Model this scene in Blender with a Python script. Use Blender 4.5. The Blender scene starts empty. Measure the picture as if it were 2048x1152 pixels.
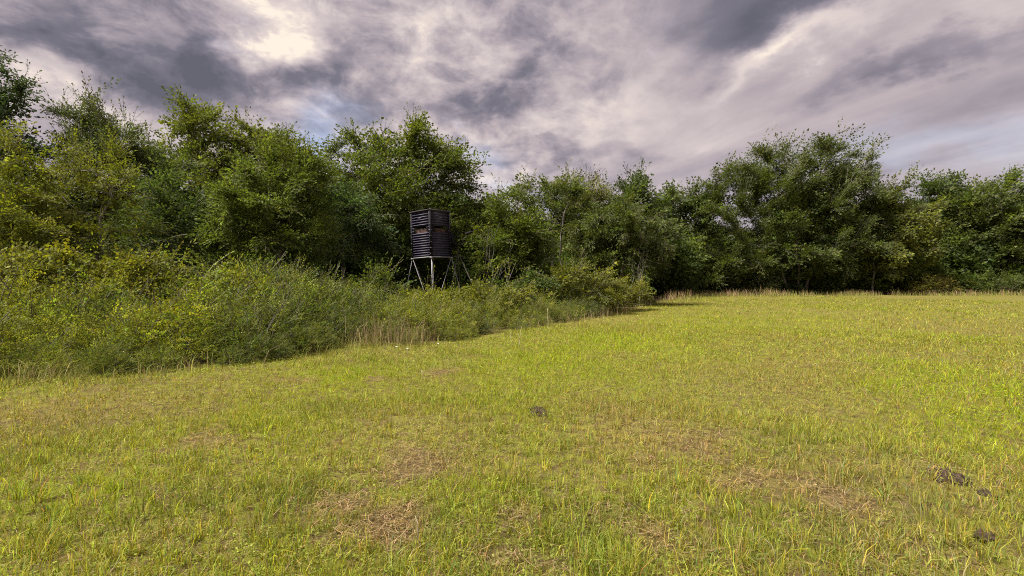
import bpy, math
import numpy as np

# ------------------------------------------------------------------ camera / world / light
scene = bpy.context.scene
COL = scene.collection
F = 938.0            # focal length in photo pixels (2048 wide)
CX, HY = 1024.0, 556.0
EYE = 1.6
R = math.radians

cam_d = bpy.data.cameras.new("camera")
cam = bpy.data.objects.new("camera", cam_d)
COL.objects.link(cam)
cam.location = (0, 0, EYE)
cam_d.sensor_width = 36.0
cam_d.lens = F / 2048 * 36.0
cam.rotation_euler = (R(90) - math.atan((576 - HY) / F), 0, 0)
cam_d.clip_start = 0.05
cam_d.clip_end = 6000
scene.camera = cam

SUN_EL, SUN_AZ = R(58), R(-112)          # azimuth measured from +Y towards +X
EXPOSURE = 2.95
sun_d = bpy.data.lights.new("sun", 'SUN')
sun_d.energy = 1.5
sun_d.angle = R(20)
sun_d.color = (1.0, 0.93, 0.82)
sun = bpy.data.objects.new("sun", sun_d)
COL.objects.link(sun)
sd = (math.sin(SUN_AZ) * math.cos(SUN_EL), math.cos(SUN_AZ) * math.cos(SUN_EL), math.sin(SUN_EL))
from mathutils import Vector
sun.rotation_euler = Vector(sd).to_track_quat('Z', 'Y').to_euler()
sun.location = (-8, 10, 30)

vs = scene.view_settings
vs.view_transform = 'Standard'
vs.look = 'None'
vs.exposure = EXPOSURE
vs.gamma = 1.0
vs.use_curve_mapping = False

cy = scene.cycles
cy.max_bounces = 6
cy.diffuse_bounces = 4
cy.glossy_bounces = 2
cy.transmission_bounces = 4
cy.transparent_max_bounces = 4
cy.use_denoising = False
cy.pixel_filter_type = 'BLACKMAN_HARRIS'
cy.filter_width = 1.05
cy.sample_clamp_indirect = 6.0


class NT:
    """small helper to write node maths as expressions"""
    def __init__(self, nt):
        self.nt = nt
        self.L = nt.links

    def new(self, t, **kw):
        n = self.nt.nodes.new(t)
        for k, v in kw.items():
            setattr(n, k, v)
        return n

    def put(self, sock, v):
        if hasattr(v, 'is_output') or isinstance(v, bpy.types.NodeSocket):
            self.L.new(v, sock)
        else:
            sock.default_value = v

    def m(self, op, a, b=None, c=None, clamp=False):
        n = self.new('ShaderNodeMath', operation=op, use_clamp=clamp)
        self.put(n.inputs[0], a)
        if b is not None:
            self.put(n.inputs[1], b)
        if c is not None:
            self.put(n.inputs[2], c)
        return n.outputs[0]

    def v(self, op, a, b=None, out=0):
        n = self.new('ShaderNodeVectorMath', operation=op)
        self.put(n.inputs[0], a)
        if b is not None:
            self.put(n.inputs[1], b)
        return n.outputs[out]

    def comb(self, x, y, z):
        n = self.new('ShaderNodeCombineXYZ')
        for i, q in enumerate((x, y, z)):
            self.put(n.inputs[i], q)
        return n.outputs[0]

    def noise(self, vec, scale, detail=6, rough=0.55, dist=0.0, out=0, lac=2.0):
        n = self.new('ShaderNodeTexNoise')
        n.noise_dimensions = '3D'
        self.put(n.inputs['Vector'], vec)
        n.inputs['Scale'].default_value = scale
        n.inputs['Detail'].default_value = detail
        n.inputs['Roughness'].default_value = rough
        n.inputs['Lacunarity'].default_value = lac
        n.inputs['Distortion'].default_value = dist
        return n.outputs[out]

    def ramp(self, fac, stops, interp='LINEAR'):
        n = self.new('ShaderNodeValToRGB')
        cr = n.color_ramp
        cr.interpolation = interp
        while len(cr.elements) < len(stops):
            cr.elements.new(0.5)
        for e, (p, c) in zip(cr.elements, stops):
            e.position = p
            e.color = (*c, 1)
        self.put(n.inputs[0], fac)
        return n.outputs[0]

    def mix(self, fac, a, b, mode='MIX'):
        n = self.new('ShaderNodeMix', data_type='RGBA', blend_type=mode)
        self.put(n.inputs[0], fac)
        self.put(n.inputs[6], a)
        self.put(n.inputs[7], b)
        return n.outputs[2]

    def smooth(self, x, lo, hi):
        n = self.new('ShaderNodeMapRange', interpolation_type='SMOOTHSTEP')
        self.put(n.inputs[0], x)
        n.inputs[1].default_value = lo
        n.inputs[2].default_value = hi
        return n.outputs[0]


def build_world():
    w = bpy.data.worlds.new("World")
    scene.world = w
    w.use_nodes = True
    nt = w.node_tree
    nt.nodes.clear()
    g = NT(nt)
    tc = g.new('ShaderNodeTexCoord')
    d = g.v('NORMALIZE', tc.outputs['Generated'])
    sep = g.new('ShaderNodeSeparateXYZ')
    g.put(sep.inputs[0], d)
    X, Y, Z = sep.outputs
    # cloud deck: the view ray met with a flat layer overhead
    k = g.m('DIVIDE', 1.0, g.m('ADD', g.m('MAXIMUM', Z, 0.0), 0.13))
    px, py = g.m('MULTIPLY', X, k), g.m('MULTIPLY', Y, k)
    sx, sy = -0.36, 0.933
    along = g.m('ADD', g.m('MULTIPLY', px, sx), g.m('MULTIPLY', py, sy))
    across = g.m('SUBTRACT', g.m('MULTIPLY', px, sy), g.m('MULTIPLY', py, sx))
    pv = g.comb(px, py, 0.0)
    streak_v = g.comb(across, g.m('MULTIPLY', along, 0.30), 3.7)
    n_big = g.noise(pv, 0.55, 4, 0.5, 0.3)
    n_streak = g.noise(streak_v, 1.9, 8, 0.52, 0.35)
    dv = g.v('MULTIPLY', d, (1.0, 1.0, 1.7))
    n_cum = g.noise(g.v('ADD', dv, (3.1, 0.4, 9.1)), 4.6, 8, 0.56, 0.25)
    n_mid = g.smooth(g.noise(g.v('ADD', dv, (7.7, 2.2, 4.4)), 10.0, 8, 0.60, 0.35), 0.34, 0.66)
    n_fine = g.noise(dv, 27.0, 4, 0.60, 0.2)
    right = g.smooth(X, -0.05, 0.42)
    tex = g.m('ADD', g.m('MULTIPLY', n_cum, g.m('SUBTRACT', 1.0, right)), g.m('MULTIPLY', n_streak, right))
    t = g.m('MULTIPLY_ADD', g.m('SUBTRACT', tex, 0.5), 1.05, 0.605)
    t = g.m('MULTIPLY_ADD', g.m('SUBTRACT', n_big, 0.5), 0.35, t)
    t = g.m('MULTIPLY_ADD', g.m('MULTIPLY', g.m('SUBTRACT', n_fine, 0.5), g.m('SUBTRACT', 1.0, right)), 0.40, t)
    t = g.m('MULTIPLY_ADD', g.m('MULTIPLY', g.m('SUBTRACT', n_mid, 0.5), g.m('SUBTRACT', 1.0, g.m('MULTIPLY', right, 0.85))), 0.34, t)
    # cloud masses, each a soft lobe about a direction, broken up by warping the direction
    wn = g.noise(dv, 4.2, 7, 0.58, 0.0, out=1)
    warp = g.v('MULTIPLY', g.v('SUBTRACT', wn, (0.5, 0.5, 0.5)), (0.34, 0.10, 0.26))
    dw = g.v('ADD', d, warp)

    def lobe(bx, by, rx, ry, rot, amp):
        c = Vector(((bx - CX) / F, 1.0, (HY - by) / F)).normalized()
        e1 = Vector((1, 0, 0)); e1 = (e1 - c * e1.dot(c)).normalized()
        e2 = e1.cross(c).normalized()
        if e2.z < 0:
            e2 = -e2
        co, si = math.cos(R(rot)), math.sin(R(rot))
        a1, a2 = e1 * co + e2 * si, e2 * co - e1 * si
        sc = c.y / F * 1.25
        u = g.v('DOT_PRODUCT', dw, tuple(a1 / (rx * sc)), out=1)
        v = g.v('DOT_PRODUCT', dw, tuple(a2 / (ry * sc)), out=1)
        u = g.m('SUBTRACT', u, c.dot(a1) / (rx * sc))
        q = g.m('MULTIPLY_ADD', u, u, g.m('MULTIPLY', v, v))
        e = g.m('EXPONENT', g.m('MULTIPLY', q, -1.0))
        front = g.m('GREATER_THAN', g.v('DOT_PRODUCT', d, tuple(c), out=1), 0.2)
        return g.m('MULTIPLY', g.m('MULTIPLY', e, front), amp)

    lobes = [
        (565, 35, 58, 75, 0, 0.42), (640, 20, 130, 50, 0, 0.16), (545, 105, 50, 36, 0, 0.20),
        (350, 80, 130, 90, -25, -0.40), (450, 130, 90, 60, -30, -0.22), (150, 75, 170, 24, -14, -0.22),
        (40, 180, 150, 34, -20, 0.20), (230, 25, 90, 30, -15, 0.16), (230, 185, 140, 26, -10, 0.14),
        (640, 195, 100, 26, -28, -0.20), (850, 110, 90, 60, 30, 0.06), (760, 90, 45, 50, 40, -0.12),
        (1060, 195, 110, 50, 25, -0.15), (930, 205, 160, 26, 8, -0.14), (960, 30, 100, 40, 0, -0.10),
        (1190, 190, 30, 26, 0, -0.20), (1175, 120, 55, 60, 60, 0.18), (1240, 230, 90, 50, 30, 0.16),
        (1060, 338, 60, 13, 4, 0.36), (990, 388, 60, 16, 0, 0.26), (880, 270, 70, 14, 0, 0.16),
        (950, 300, 120, 18, 0, -0.24), (1180, 305, 120, 13, -6, -0.20), (1250, 360, 160, 14, 0, -0.10),
        (1400, 35, 190, 56, 14, -0.34), (1440, 115, 70, 34, 35, -0.28), (1620, 10, 110, 28, 25, -0.26),
        (1640, 75, 150, 22, 28, 0.26), (1500, 155, 60, 14, 35, 0.20),
        (1690, 170, 120, 22, 22, -0.24), (1870, 95, 190, 24, 22, -0.18), (2010, 10, 120, 22, 22, 0.10),
        (1480, 235, 210, 55, 0, 0.10), (1900, 210, 260, 40, 15, -0.06), (1390, 300, 160, 22, 0, 0.08),
    ]
    for lb in lobes:
        t = g.m('ADD', t, lobe(*lb[:5], lb[5] * 0.9))
    colr = g.ramp(t, [
        (0.00, (0.135, 0.135, 0.170)), (0.26, (0.210, 0.198, 0.245)), (0.44, (0.345, 0.305, 0.352)),
        (0.60, (0.505, 0.435, 0.462)), (0.74, (0.640, 0.555, 0.560)), (0.88, (0.800, 0.690, 0.650)),
        (1.00, (1.02, 0.90, 0.77))], 'LINEAR')
    # towards the horizon the deck turns blue grey
    hz = g.m('MULTIPLY', g.smooth(Z, 0.30, 0.06), 0.36)
    colr = g.mix(hz, colr, (0.40, 0.375, 0.455, 1))
    cl = g.new('ShaderNodeBackground')
    g.put(cl.inputs[0], colr)
    cl.inputs[1].default_value = 1.0 / 2 ** EXPOSURE * 1.0
    sky = g.new('ShaderNodeTexSky')
    sky.sky_type = 'NISHITA'
    sky.sun_disc = False
    sky.sun_elevation = SUN_EL
    sky.sun_rotation = SUN_AZ
    sky.air_density = 1.0
    sky.dust_density = 1.0
    sb = g.new('ShaderNodeBackground')
    g.put(sb.inputs[0], sky.outputs[0])
    sb.inputs[1].default_value = 0.05
    gap = None
    for lb in [(645, 282, 60, 34, 10, 0.28), (1860, 305, 170, 30, 5, 0.10), (1020, 395, 60, 14, 0, 0.10),
               (940, 320, 50, 26, 0, 0.14)]:
        q = lobe(*lb)
        gap = q if gap is None else g.m('ADD', gap, q)
    gap = g.m('ADD', gap, g.m('MULTIPLY', g.smooth(n_cum, 0.60, 0.75), 0.08), clamp=True)
    mx = g.new('ShaderNodeMixShader')
    g.put(mx.inputs[0], gap)
    g.L.new(cl.outputs[0], mx.inputs[1])
    g.L.new(sb.outputs[0], mx.inputs[2])
    out = g.new('ShaderNodeOutputWorld')
    g.L.new(mx.outputs[0], out.inputs[0])
    w.cycles.sampling_method = 'NONE'


build_world()

# ------------------------------------------------------------------ helpers
UP = np.array([0.0, 0.0, 1.0])


def wx(px, d):
    return (px - CX) / F * d


def wz(py, d):
    return EYE + (HY - py) / F * d


def dist_of(py):
    return EYE * F / (py - HY)


def unit(v):
    return v / np.maximum(np.linalg.norm(v, axis=-1, keepdims=True), 1e-9)


def vnoise(x, y, seed=0):
    """smooth value noise, arrays in, 0..1 out"""
    xi, yi = np.floor(x).astype(np.int64), np.floor(y).astype(np.int64)
    fx, fy = x - xi, y - yi
    fx, fy = fx * fx * (3 - 2 * fx), fy * fy * (3 - 2 * fy)

    def h(a, b):
        n = (a * 374761393 + b * 668265263 + seed * 144665) & 0x7fffffff
        n = ((n ^ (n >> 13)) * 1274126177) & 0x7fffffff
        return ((n ^ (n >> 16)) & 0xffff) / 65535.0
    return (h(xi, yi) * (1 - fx) + h(xi + 1, yi) * fx) * (1 - fy) + (h(xi, yi + 1) * (1 - fx) + h(xi + 1, yi + 1) * fx) * fy


def fbm(x, y, seed=0, oct=4):
    s, a, tot = 0, 1.0, 0
    for i in range(oct):
        s = s + a * vnoise(x * 2 ** i + 17.3 * i, y * 2 ** i - 9.1 * i, seed + i)
        tot += a
        a *= 0.5
    return s / tot


def ground_z(x, y):
    x, y = np.asarray(x, float), np.asarray(y, float)
    r = np.hypot(x, y)
    z = (fbm(x * 0.16, y * 0.16, 5, 3) - 0.5) * 0.22 + (fbm(x * 0.9, y * 0.9, 8, 2) - 0.5) * 0.07
    z = z * np.clip((r - 0.5) / 3.0, 0, 1)
    # two shallow wheel-worn swales near the far edge
    far = np.clip((y - 25) / 8, 0, 1) * np.clip((x - 6) / 6, 0, 1)
    z = z + far * (-0.05 * np.exp(-((y - 36) / 1.0) ** 2) + 0.09 * np.exp(-((y - 39) / 1.6) ** 2))
    return z


# near edge of the brush as (photo x, photo y) of its foot on the ground
EDGE = [(-900, 800), (-300, 785), (0, 768), (280, 762), (480, 744), (600, 712), (720, 694), (860, 686), (980, 668), (1100, 650),
        (1220, 630), (1300, 612), (1340, 602)]
EDGE_XY = np.array([(wx(a, dist_of(b)), dist_of(b)) for a, b in EDGE] + [(16, 42.0), (26, 43.0), (60, 43.5), (120, 46)])


def edge_depth(x, y):
    """signed distance-like value: how far (x,y) lies beyond the field edge, into the brush"""
    x, y = np.asarray(x, float), np.asarray(y, float)
    ey = np.interp(x, EDGE_XY[:, 0], EDGE_XY[:, 1])
    s = (np.interp(x + 0.5, EDGE_XY[:, 0], EDGE_XY[:, 1]) - np.interp(x - 0.5, EDGE_XY[:, 0], EDGE_XY[:, 1]))
    return (y - ey) / np.sqrt(1 + s * s)


def make_mesh(name, verts, face_sets, cols=None, mats=None, mat_ix=None, smooth=False):
    me = bpy.data.meshes.new(name)
    verts = np.ascontiguousarray(verts, dtype=np.float32)
    me.vertices.add(len(verts))
    me.vertices.foreach_set('co', verts.ravel())
    loops = np.concatenate([np.asarray(f, np.int32).ravel() for f in face_sets])
    tot = np.concatenate([np.full(len(f), np.asarray(f).shape[1], np.int32) for f in face_sets])
    start = np.concatenate([[0], np.cumsum(tot)[:-1]]).astype(np.int32)
    me.loops.add(len(loops))
    me.loops.foreach_set('vertex_index', loops)
    me.polygons.add(len(tot))
    me.polygons.foreach_set('loop_start', start)
    me.polygons.foreach_set('loop_total', tot)
    if mats:
        for m in mats:
            me.materials.append(m)
    if mat_ix is not None:
        me.polygons.foreach_set('material_index', np.asarray(mat_ix, np.int32))
    if smooth:
        me.polygons.foreach_set('use_smooth', np.ones(len(tot), bool))
    me.update(calc_edges=True)
    if cols is not None:
        at = me.color_attributes.new('Col', 'FLOAT_COLOR', 'POINT')
        c = np.ones((len(verts), 4), np.float32)
        c[:, :3] = cols
        at.data.foreach_set('color', c.ravel())
    return me


def link(name, me, parent=None, loc=None):
    o = bpy.data.objects.new(name, me)
    COL.objects.link(o)
    if parent is not None:
        o.parent = parent
    if loc is not None:
        o.location = loc
    return o


def tag(o, label=None, cat=None, group=None, kind=None):
    if label:
        o['label'] = label
    if cat:
        o['category'] = cat
    if group:
        o['group'] = group
    if kind:
        o['kind'] = kind
    return o


def thing(name, loc, label, cat, group=None, rz=0.0):
    o = link(name, None, None, loc)
    o.rotation_euler = (0, 0, rz)
    o.empty_display_size = 0.3
    return tag(o, label, cat, group)


class MB:
    """collects boxes, tubes and plates into one mesh"""
    def __init__(self):
        self.v, self.f4, self.f3 = [], [], []
        self.n = 0

    def add(self, v, f4=None, f3=None):
        v = np.asarray(v, float)
        self.v.append(v)
        if f4 is not None and len(f4):
            self.f4.append(np.asarray(f4) + self.n)
        if f3 is not None and len(f3):
            self.f3.append(np.asarray(f3) + self.n)
        self.n += len(v)

    def box(self, lo, hi, M=None, off=None):
        x0, y0, z0 = lo
        x1, y1, z1 = hi
        v = np.array([(x0, y0, z0), (x1, y0, z0), (x1, y1, z0), (x0, y1, z0), (x0, y0, z1), (x1, y0, z1), (x1, y1, z1), (x0, y1, z1)], float)
        if M is not None:
            v = v @ np.asarray(M, float).T
        if off is not None:
            v = v + np.asarray(off, float)
        self.add(v, [(3, 2, 1, 0), (4, 5, 6, 7), (0, 1, 5, 4), (1, 2, 6, 5), (2, 3, 7, 6), (3, 0, 4, 7)])

    def tube(self, pts, rad, k=8, cap=True):
        pts = np.asarray(pts, float)
        n = len(pts)
        rad = np.broadcast_to(np.asarray(rad, float), (n,))
        t = unit(np.gradient(pts, axis=0)) if n > 2 else unit(np.repeat((pts[1] - pts[0])[None], n, 0))
        ref = np.array([0.31, 0.87, 0.38]) if abs(t[0] @ np.array([0.31, 0.87, 0.38])) < 0.9 else np.array([0.9, -0.3, 0.1])
        a = unit(np.cross(t, ref))
        b = np.cross(t, a)
        th = np.arange(k) / k * 2 * np.pi
        ring = a[:, None] * np.cos(th)[None, :, None] + b[:, None] * np.sin(th)[None, :, None]
        v = (pts[:, None] + ring * rad[:, None, None]).reshape(-1, 3)
        i = np.arange(n - 1)[:, None] * k
        j = np.arange(k)[None]
        j2 = (j + 1) % k
        f = np.stack([i + j, i + j2, i + k + j2, i + k + j], -1).reshape(-1, 4)
        f3 = []
        if cap:
            v = np.vstack([v, pts[:1], pts[-1:]])
            c0, c1 = n * k, n * k + 1
            f3 = [(c0, (q + 1) % k, q) for q in range(k)] + [(c1, (n - 1) * k + q, (n - 1) * k + (q + 1) % k) for q in range(k)]
        self.add(v, f, f3)

    def mesh(self, name, mat, smooth=False):
        fs = []
        if self.f4:
            fs.append(np.concatenate(self.f4))
        if self.f3:
            fs.append(np.concatenate(self.f3))
        return make_mesh(name, np.concatenate(self.v), fs, mats=[mat], smooth=smooth)

    def build(self, name, mat, parent=None, smooth=False, loc=None):
        return link(name, self.mesh(name, mat, smooth), parent, loc)


# ------------------------------------------------------------------ materials
def material(name):
    m = bpy.data.materials.new(name)
    m.use_nodes = True
    m.node_tree.nodes.clear()
    g = NT(m.node_tree)
    out = g.new('ShaderNodeOutputMaterial')
    return m, g, out


def leaf_material(name, trans=0.42, rough=0.6, spec=0.15, boost=(1.25, 1.3, 0.55)):
    m, g, out = material(name)
    at = g.new('ShaderNodeAttribute', attribute_name='Col')
    geo = g.new('ShaderNodeNewGeometry')
    n = g.noise(geo.outputs['Position'], 0.9, 3, 0.6)
    c = g.mix(g.m('MULTIPLY', n, 0.5), at.outputs['Color'], g.mix(1.0, at.outputs['Color'], (1.18, 1.04, 0.8, 1), 'MULTIPLY'))
    p = g.new('ShaderNodeBsdfPrincipled')
    g.put(p.inputs['Base Color'], c)
    p.inputs['Roughness'].default_value = rough
    p.inputs['Specular IOR Level'].default_value = spec
    tr = g.new('ShaderNodeBsdfTranslucent')
    g.put(tr.inputs['Color'], g.mix(1.0, c, (*boost, 1), 'MULTIPLY'))
    mx = g.new('ShaderNodeMixShader')
    mx.inputs[0].default_value = trans
    g.L.new(p.outputs[0], mx.inputs[1])
    g.L.new(tr.outputs[0], mx.inputs[2])
    g.L.new(mx.outputs[0], out.inputs[0])
    return m


def plain_material(name, c1, c2, scale=6.0, rough=0.6, metal=0.0, spec=0.4, bump=0.0, stretch=(1, 1, 1), detail=6):
    m, g, out = material(name)
    tc = g.new('ShaderNodeTexCoord')
    v = g.v('MULTIPLY', tc.outputs['Object'], stretch)
    n = g.noise(v, scale, detail, 0.6, 0.3)
    p = g.new('ShaderNodeBsdfPrincipled')
    f = g.smooth(n, 0.3, 0.7)
    g.put(p.inputs['Base Color'], g.mix(f, (*c1, 1), (*c2, 1)))
    g.put(p.inputs['Roughness'], g.m('MULTIPLY_ADD', n, 0.25, rough - 0.12))
    p.inputs['Metallic'].default_value = metal
    p.inputs['Specular IOR Level'].default_value = spec
    if bump:
        b = g.new('ShaderNodeBump')
        b.inputs['Strength'].default_value = bump
        b.inputs['Distance'].default_value = 0.02
        g.put(b.inputs['Height'], n)
        g.L.new(b.outputs[0], p.inputs['Normal'])
    g.L.new(p.outputs[0], out.inputs[0])
    return m


LEAF = leaf_material('foliage_leaf')
BLADE = leaf_material('grass_blade', 0.42, 0.6, 0.12, (1.2, 1.25, 0.6))
STRAW = leaf_material('dry_stem', 0.2, 0.7, 0.15, (1.1, 1.0, 0.8))
BARK = plain_material('bark', (0.085, 0.072, 0.058), (0.20, 0.18, 0.155), 7, 0.85, 0, 0.15, 0.6, (1, 1, 0.25))
PALE_BARK = plain_material('pale_bark', (0.13, 0.12, 0.105), (0.27, 0.25, 0.22), 6, 0.85, 0, 0.15, 0.5, (1, 1, 0.25))
PANEL = plain_material('blind_panel', (0.034, 0.030, 0.056), (0.062, 0.054, 0.094), 5, 0.62, 0, 0.3, 0.05)
TRIM = plain_material('blind_trim', (0.008, 0.007, 0.011), (0.016, 0.013, 0.019), 9, 0.75, 0, 0.15)
ROOFM = plain_material('blind_roof', (0.030, 0.025, 0.027), (0.065, 0.055, 0.054), 4, 0.7, 0, 0.3, 0.1)
STEEL = plain_material('galvanized_steel', (0.20, 0.195, 0.215), (0.31, 0.305, 0.33), 12, 0.55, 0.1, 0.35)
RUST = plain_material('dull_steel', (0.07, 0.06, 0.058), (0.13, 0.115, 0.105), 10, 0.6, 0.3, 0.4)
BOLT = plain_material('bolt_metal', (0.16, 0.15, 0.16), (0.28, 0.27, 0.28), 10, 0.4, 0.6, 0.5)
BLACK = plain_material('black_plastic', (0.008, 0.007, 0.010), (0.018, 0.016, 0.022), 5, 0.8, 0, 0.15)
CURTAIN = plain_material('camouflage_cloth', (0.025, 0.016, 0.017), (0.105, 0.066, 0.054), 4.5, 0.9, 0, 0.1, 0.2)
PLY = plain_material('plywood_inside', (0.10, 0.07, 0.05), (0.18, 0.13, 0.09), 3, 0.85, 0, 0.15, 0.1, (1, 1, 4))
DIRT = plain_material('dark_soil', (0.024, 0.016, 0.013), (0.066, 0.045, 0.036), 16, 0.95, 0, 0.1, 1.0)
STONE = plain_material('pink_stone', (0.30, 0.20, 0.15), (0.46, 0.33, 0.26), 14, 0.85, 0, 0.2, 0.4)
PETAL = plain_material('white_petal', (0.70, 0.70, 0.66), (0.82, 0.82, 0.78), 20, 0.6, 0, 0.2)

# patches of the field whose own colour differs: (photo x, photo y, radius m along view, dry / lush / bare strengths)
PATCHES = [
    (770, 1075, 0.34, 'bare', 1.0), (700, 1010, 0.30, 'bare', 0.6), (850, 950, 0.40, 'bare', 0.5), (420, 890, 0.45, 'bare', 0.8),
    (150, 945, 0.5, 'bare', 0.35), (640, 1120, 0.2, 'bare', 0.6), (1420, 890, 0.55, 'bare', 0.6), (1500, 960, 0.45, 'bare', 0.7),
    (1300, 940, 0.35, 'bare', 0.55), (1700, 1010, 0.4, 'bare', 0.6), (1570, 970, 0.3, 'bare', 0.5), (1010, 1030, 0.22, 'bare', 0.5),
    (880, 745, 0.7, 'bare', 0.7), (760, 765, 0.5, 'bare', 0.6), (560, 775, 0.6, 'bare', 0.4), (970, 1100, 0.2, 'bare', 0.5),
    (1290, 1090, 0.2, 'bare', 0.5), (1860, 930, 0.3, 'bare', 0.5), (2010, 930, 0.4, 'bare', 0.4), (1400, 1140, 0.2, 'bare', 0.5),
    (1110, 725, 1.6, 'lush', 1.0), (1000, 770, 1.0, 'lush', 0.7), (1950, 780, 1.5, 'lush', 1.0), (1880, 740, 1.5, 'lush', 0.8),
    (1240, 680, 2.5, 'lush', 0.8), (700, 760, 0.8, 'lush', 0.8), (2040, 860, 0.9, 'lush', 0.9), (1500, 640, 5.0, 'lush', 0.7),
    (1850, 630, 5.0, 'lush', 0.35), (950, 980, 0.30, 'lush', 0.5), (1120, 1080, 0.35, 'deep', 0.9), (1000, 1000, 0.3, 'deep', 0.6),
    (550, 990, 0.45, 'deep', 0.7), (300, 1010, 0.4, 'deep', 0.6), (150, 1080, 0.4, 'deep', 0.6), (1500, 1080, 0.35, 'deep', 0.7),
    (1700, 1080, 0.35, 'deep', 0.7), (900, 1100, 0.25, 'deep', 0.7), (1640, 900, 0.5, 'deep', 0.5), (60, 870, 0.7, 'deep', 0.5),
    (1350, 850, 1.0, 'dry', 0.5), (1600, 760, 1.8, 'dry', 0.6), (1750, 690, 3.0, 'dry', 0.5), (420, 800, 1.0, 'dry', 0.5),
    (150, 840, 1.0, 'dry', 0.5), (1950, 660, 3.5, 'dry', 0.6), (800, 870, 0.7, 'dry', 0.5), (1960, 960, 0.7, 'dry', 0.5),
    (1200, 640, 2.0, 'dry', 0.6),
]


def field_state(x, y):
    st = {k: np.zeros_like(x) for k in ('bare', 'lush', 'deep', 'dry')}
    jx = x + (fbm(x * 1.7, y * 1.7, 31, 3) - 0.5) * 0.8
    jy = y + (fbm(x * 1.7, y * 1.7, 47, 3) - 0.5) * 0.8
    for px, py, r, kind, s in PATCHES:
        d = dist_of(py)
        x0 = wx(px, d)
        ry = r * (1.0 + d * 0.03)
        k = 0.72 if kind == 'bare' else 1.1
        q = ((jx - x0) / (r * k)) ** 2 + ((jy - d) / (ry * k)) ** 2
        st[kind] = np.maximum(st[kind], s * np.exp(-q))
    st['dry'] = np.clip(st['dry'] + 0.9 * np.clip(fbm(x * 0.8, y * 0.8, 61, 4) - 0.53, 0, 1) * 2, 0, 1)
    st['lush'] = np.clip(st['lush'] + np.clip(fbm(x * 0.33, y * 0.33, 71, 3) - 0.55, 0, 1) * 2, 0, 1)
    st['deep'] = np.clip(st['deep'] + np.clip(fbm(x * 0.9, y * 0.9, 81, 3) - 0.58, 0, 1) * 2.2, 0, 1)
    st['bare'] = np.clip(1.25 * st['bare'] * (0.25 + 1.1 * fbm(x * 4.0, y * 4.0, 97, 3)) + np.clip(fbm(x * 1.6, y * 1.6, 91, 4) - 0.62, 0, 1) * 2.2, 0, 1)
    b = np.clip((st['bare'] - 0.12) / 0.75, 0, 1)
    st['bare'] = b * b * (3 - 2 * b)
    return st


G_BASE = np.array([0.250, 0.274, 0.042])
G_LUSH = np.array([0.250, 0.312, 0.014])
G_DEEP = np.array([0.155, 0.185, 0.034])
G_DRY = np.array([0.290, 0.240, 0.075])
G_BARE = np.array([0.205, 0.125, 0.075])


def field_colour(x, y):
    st = field_state(x, y)
    c = np.repeat(G_BASE[None], len(x), 0)
    for k, col in (('deep', G_DEEP), ('dry', G_DRY), ('lush', G_LUSH), ('bare', G_BARE)):
        w = np.clip(st[k], 0, 1)[:, None] * {'dry': 0.55, 'bare': 0.7}.get(k, 0.85)
        c = c * (1 - w) + col * w
    return c, st


# ------------------------------------------------------------------ ground
def ground_sheet():
    def axis(neg, pos, fine, step, grow):
        a = [0.0]
        s = step
        while a[-1] < pos:
            if a[-1] > fine:
                s *= grow
            a.append(a[-1] + s)
        b = [0.0]
        s = step
        while b[-1] < neg:
            if b[-1] > fine:
                s *= grow
            b.append(b[-1] + s)
        return np.array([-q for q in b[:0:-1]] + a)
    xs = axis(2500, 2500, 10, 0.30, 1.12)
    ys = axis(1500, 3500, 14, 0.26, 1.09)
    X, Y = np.meshgrid(xs, ys)
    x, y = X.ravel(), Y.ravel()
    z = ground_z(x, y) * np.clip(1.2 - np.hypot(x, y) / 120, 0, 1)
    nx, ny = len(xs), len(ys)
    i = (np.arange(ny - 1)[:, None] * nx + np.arange(nx - 1)[None]).ravel()
    f = np.stack([i, i + 1, i + nx + 1, i + nx], -1)
    c, st = field_colour(x, y)
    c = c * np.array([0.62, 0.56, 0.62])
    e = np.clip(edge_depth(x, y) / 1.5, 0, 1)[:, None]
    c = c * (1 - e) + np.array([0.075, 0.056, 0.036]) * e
    m, g, out = material('pasture_soil')
    at = g.new('ShaderNodeAttribute', attribute_name='Col')
    geo = g.new('ShaderNodeNewGeometry')
    P = geo.outputs['Position']
    n1 = g.noise(P, 9.0, 8, 0.65, 0.4)
    n2 = g.noise(P, 70.0, 4, 0.65)
    c1 = g.mix(g.m('MULTIPLY', g.smooth(n1, 0.42, 0.60), 0.75), at.outputs['Color'], (0.085, 0.050, 0.032, 1))
    c1 = g.mix(g.m('MULTIPLY', g.smooth(n2, 0.52, 0.7), 0.5), c1, (0.30, 0.25, 0.10, 1))
    p = g.new('ShaderNodeBsdfPrincipled')
    g.put(p.inputs['Base Color'], c1)
    p.inputs['Roughness'].default_value = 0.95
    p.inputs['Specular IOR Level'].default_value = 0.1
    b = g.new('ShaderNodeBump')
    b.inputs['Strength'].default_value = 0.9
    b.inputs['Distance'].default_value = 0.03
    g.put(b.inputs['Height'], g.m('ADD', n1, n2))
    g.L.new(b.outputs[0], p.inputs['Normal'])
    g.L.new(p.outputs[0], out.inputs[0])
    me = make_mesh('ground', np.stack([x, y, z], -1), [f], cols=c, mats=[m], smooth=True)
    o = link('ground', me)
    tag(o, 'pasture ground under the grass and the brush', 'ground', kind='structure')


ground_sheet()

# ------------------------------------------------------------------ foliage: sprig templates
def leaf_quad(base, axis, side, L, W, fold, rng):
    tip = base + axis * L
    nrm = np.cross(axis, side)
    mid = base + axis * L * 0.48 - nrm * fold * W
    return [base, mid + side * W * 0.5, tip - nrm * fold * W * 0.6, mid - side * W * 0.5]


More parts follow.
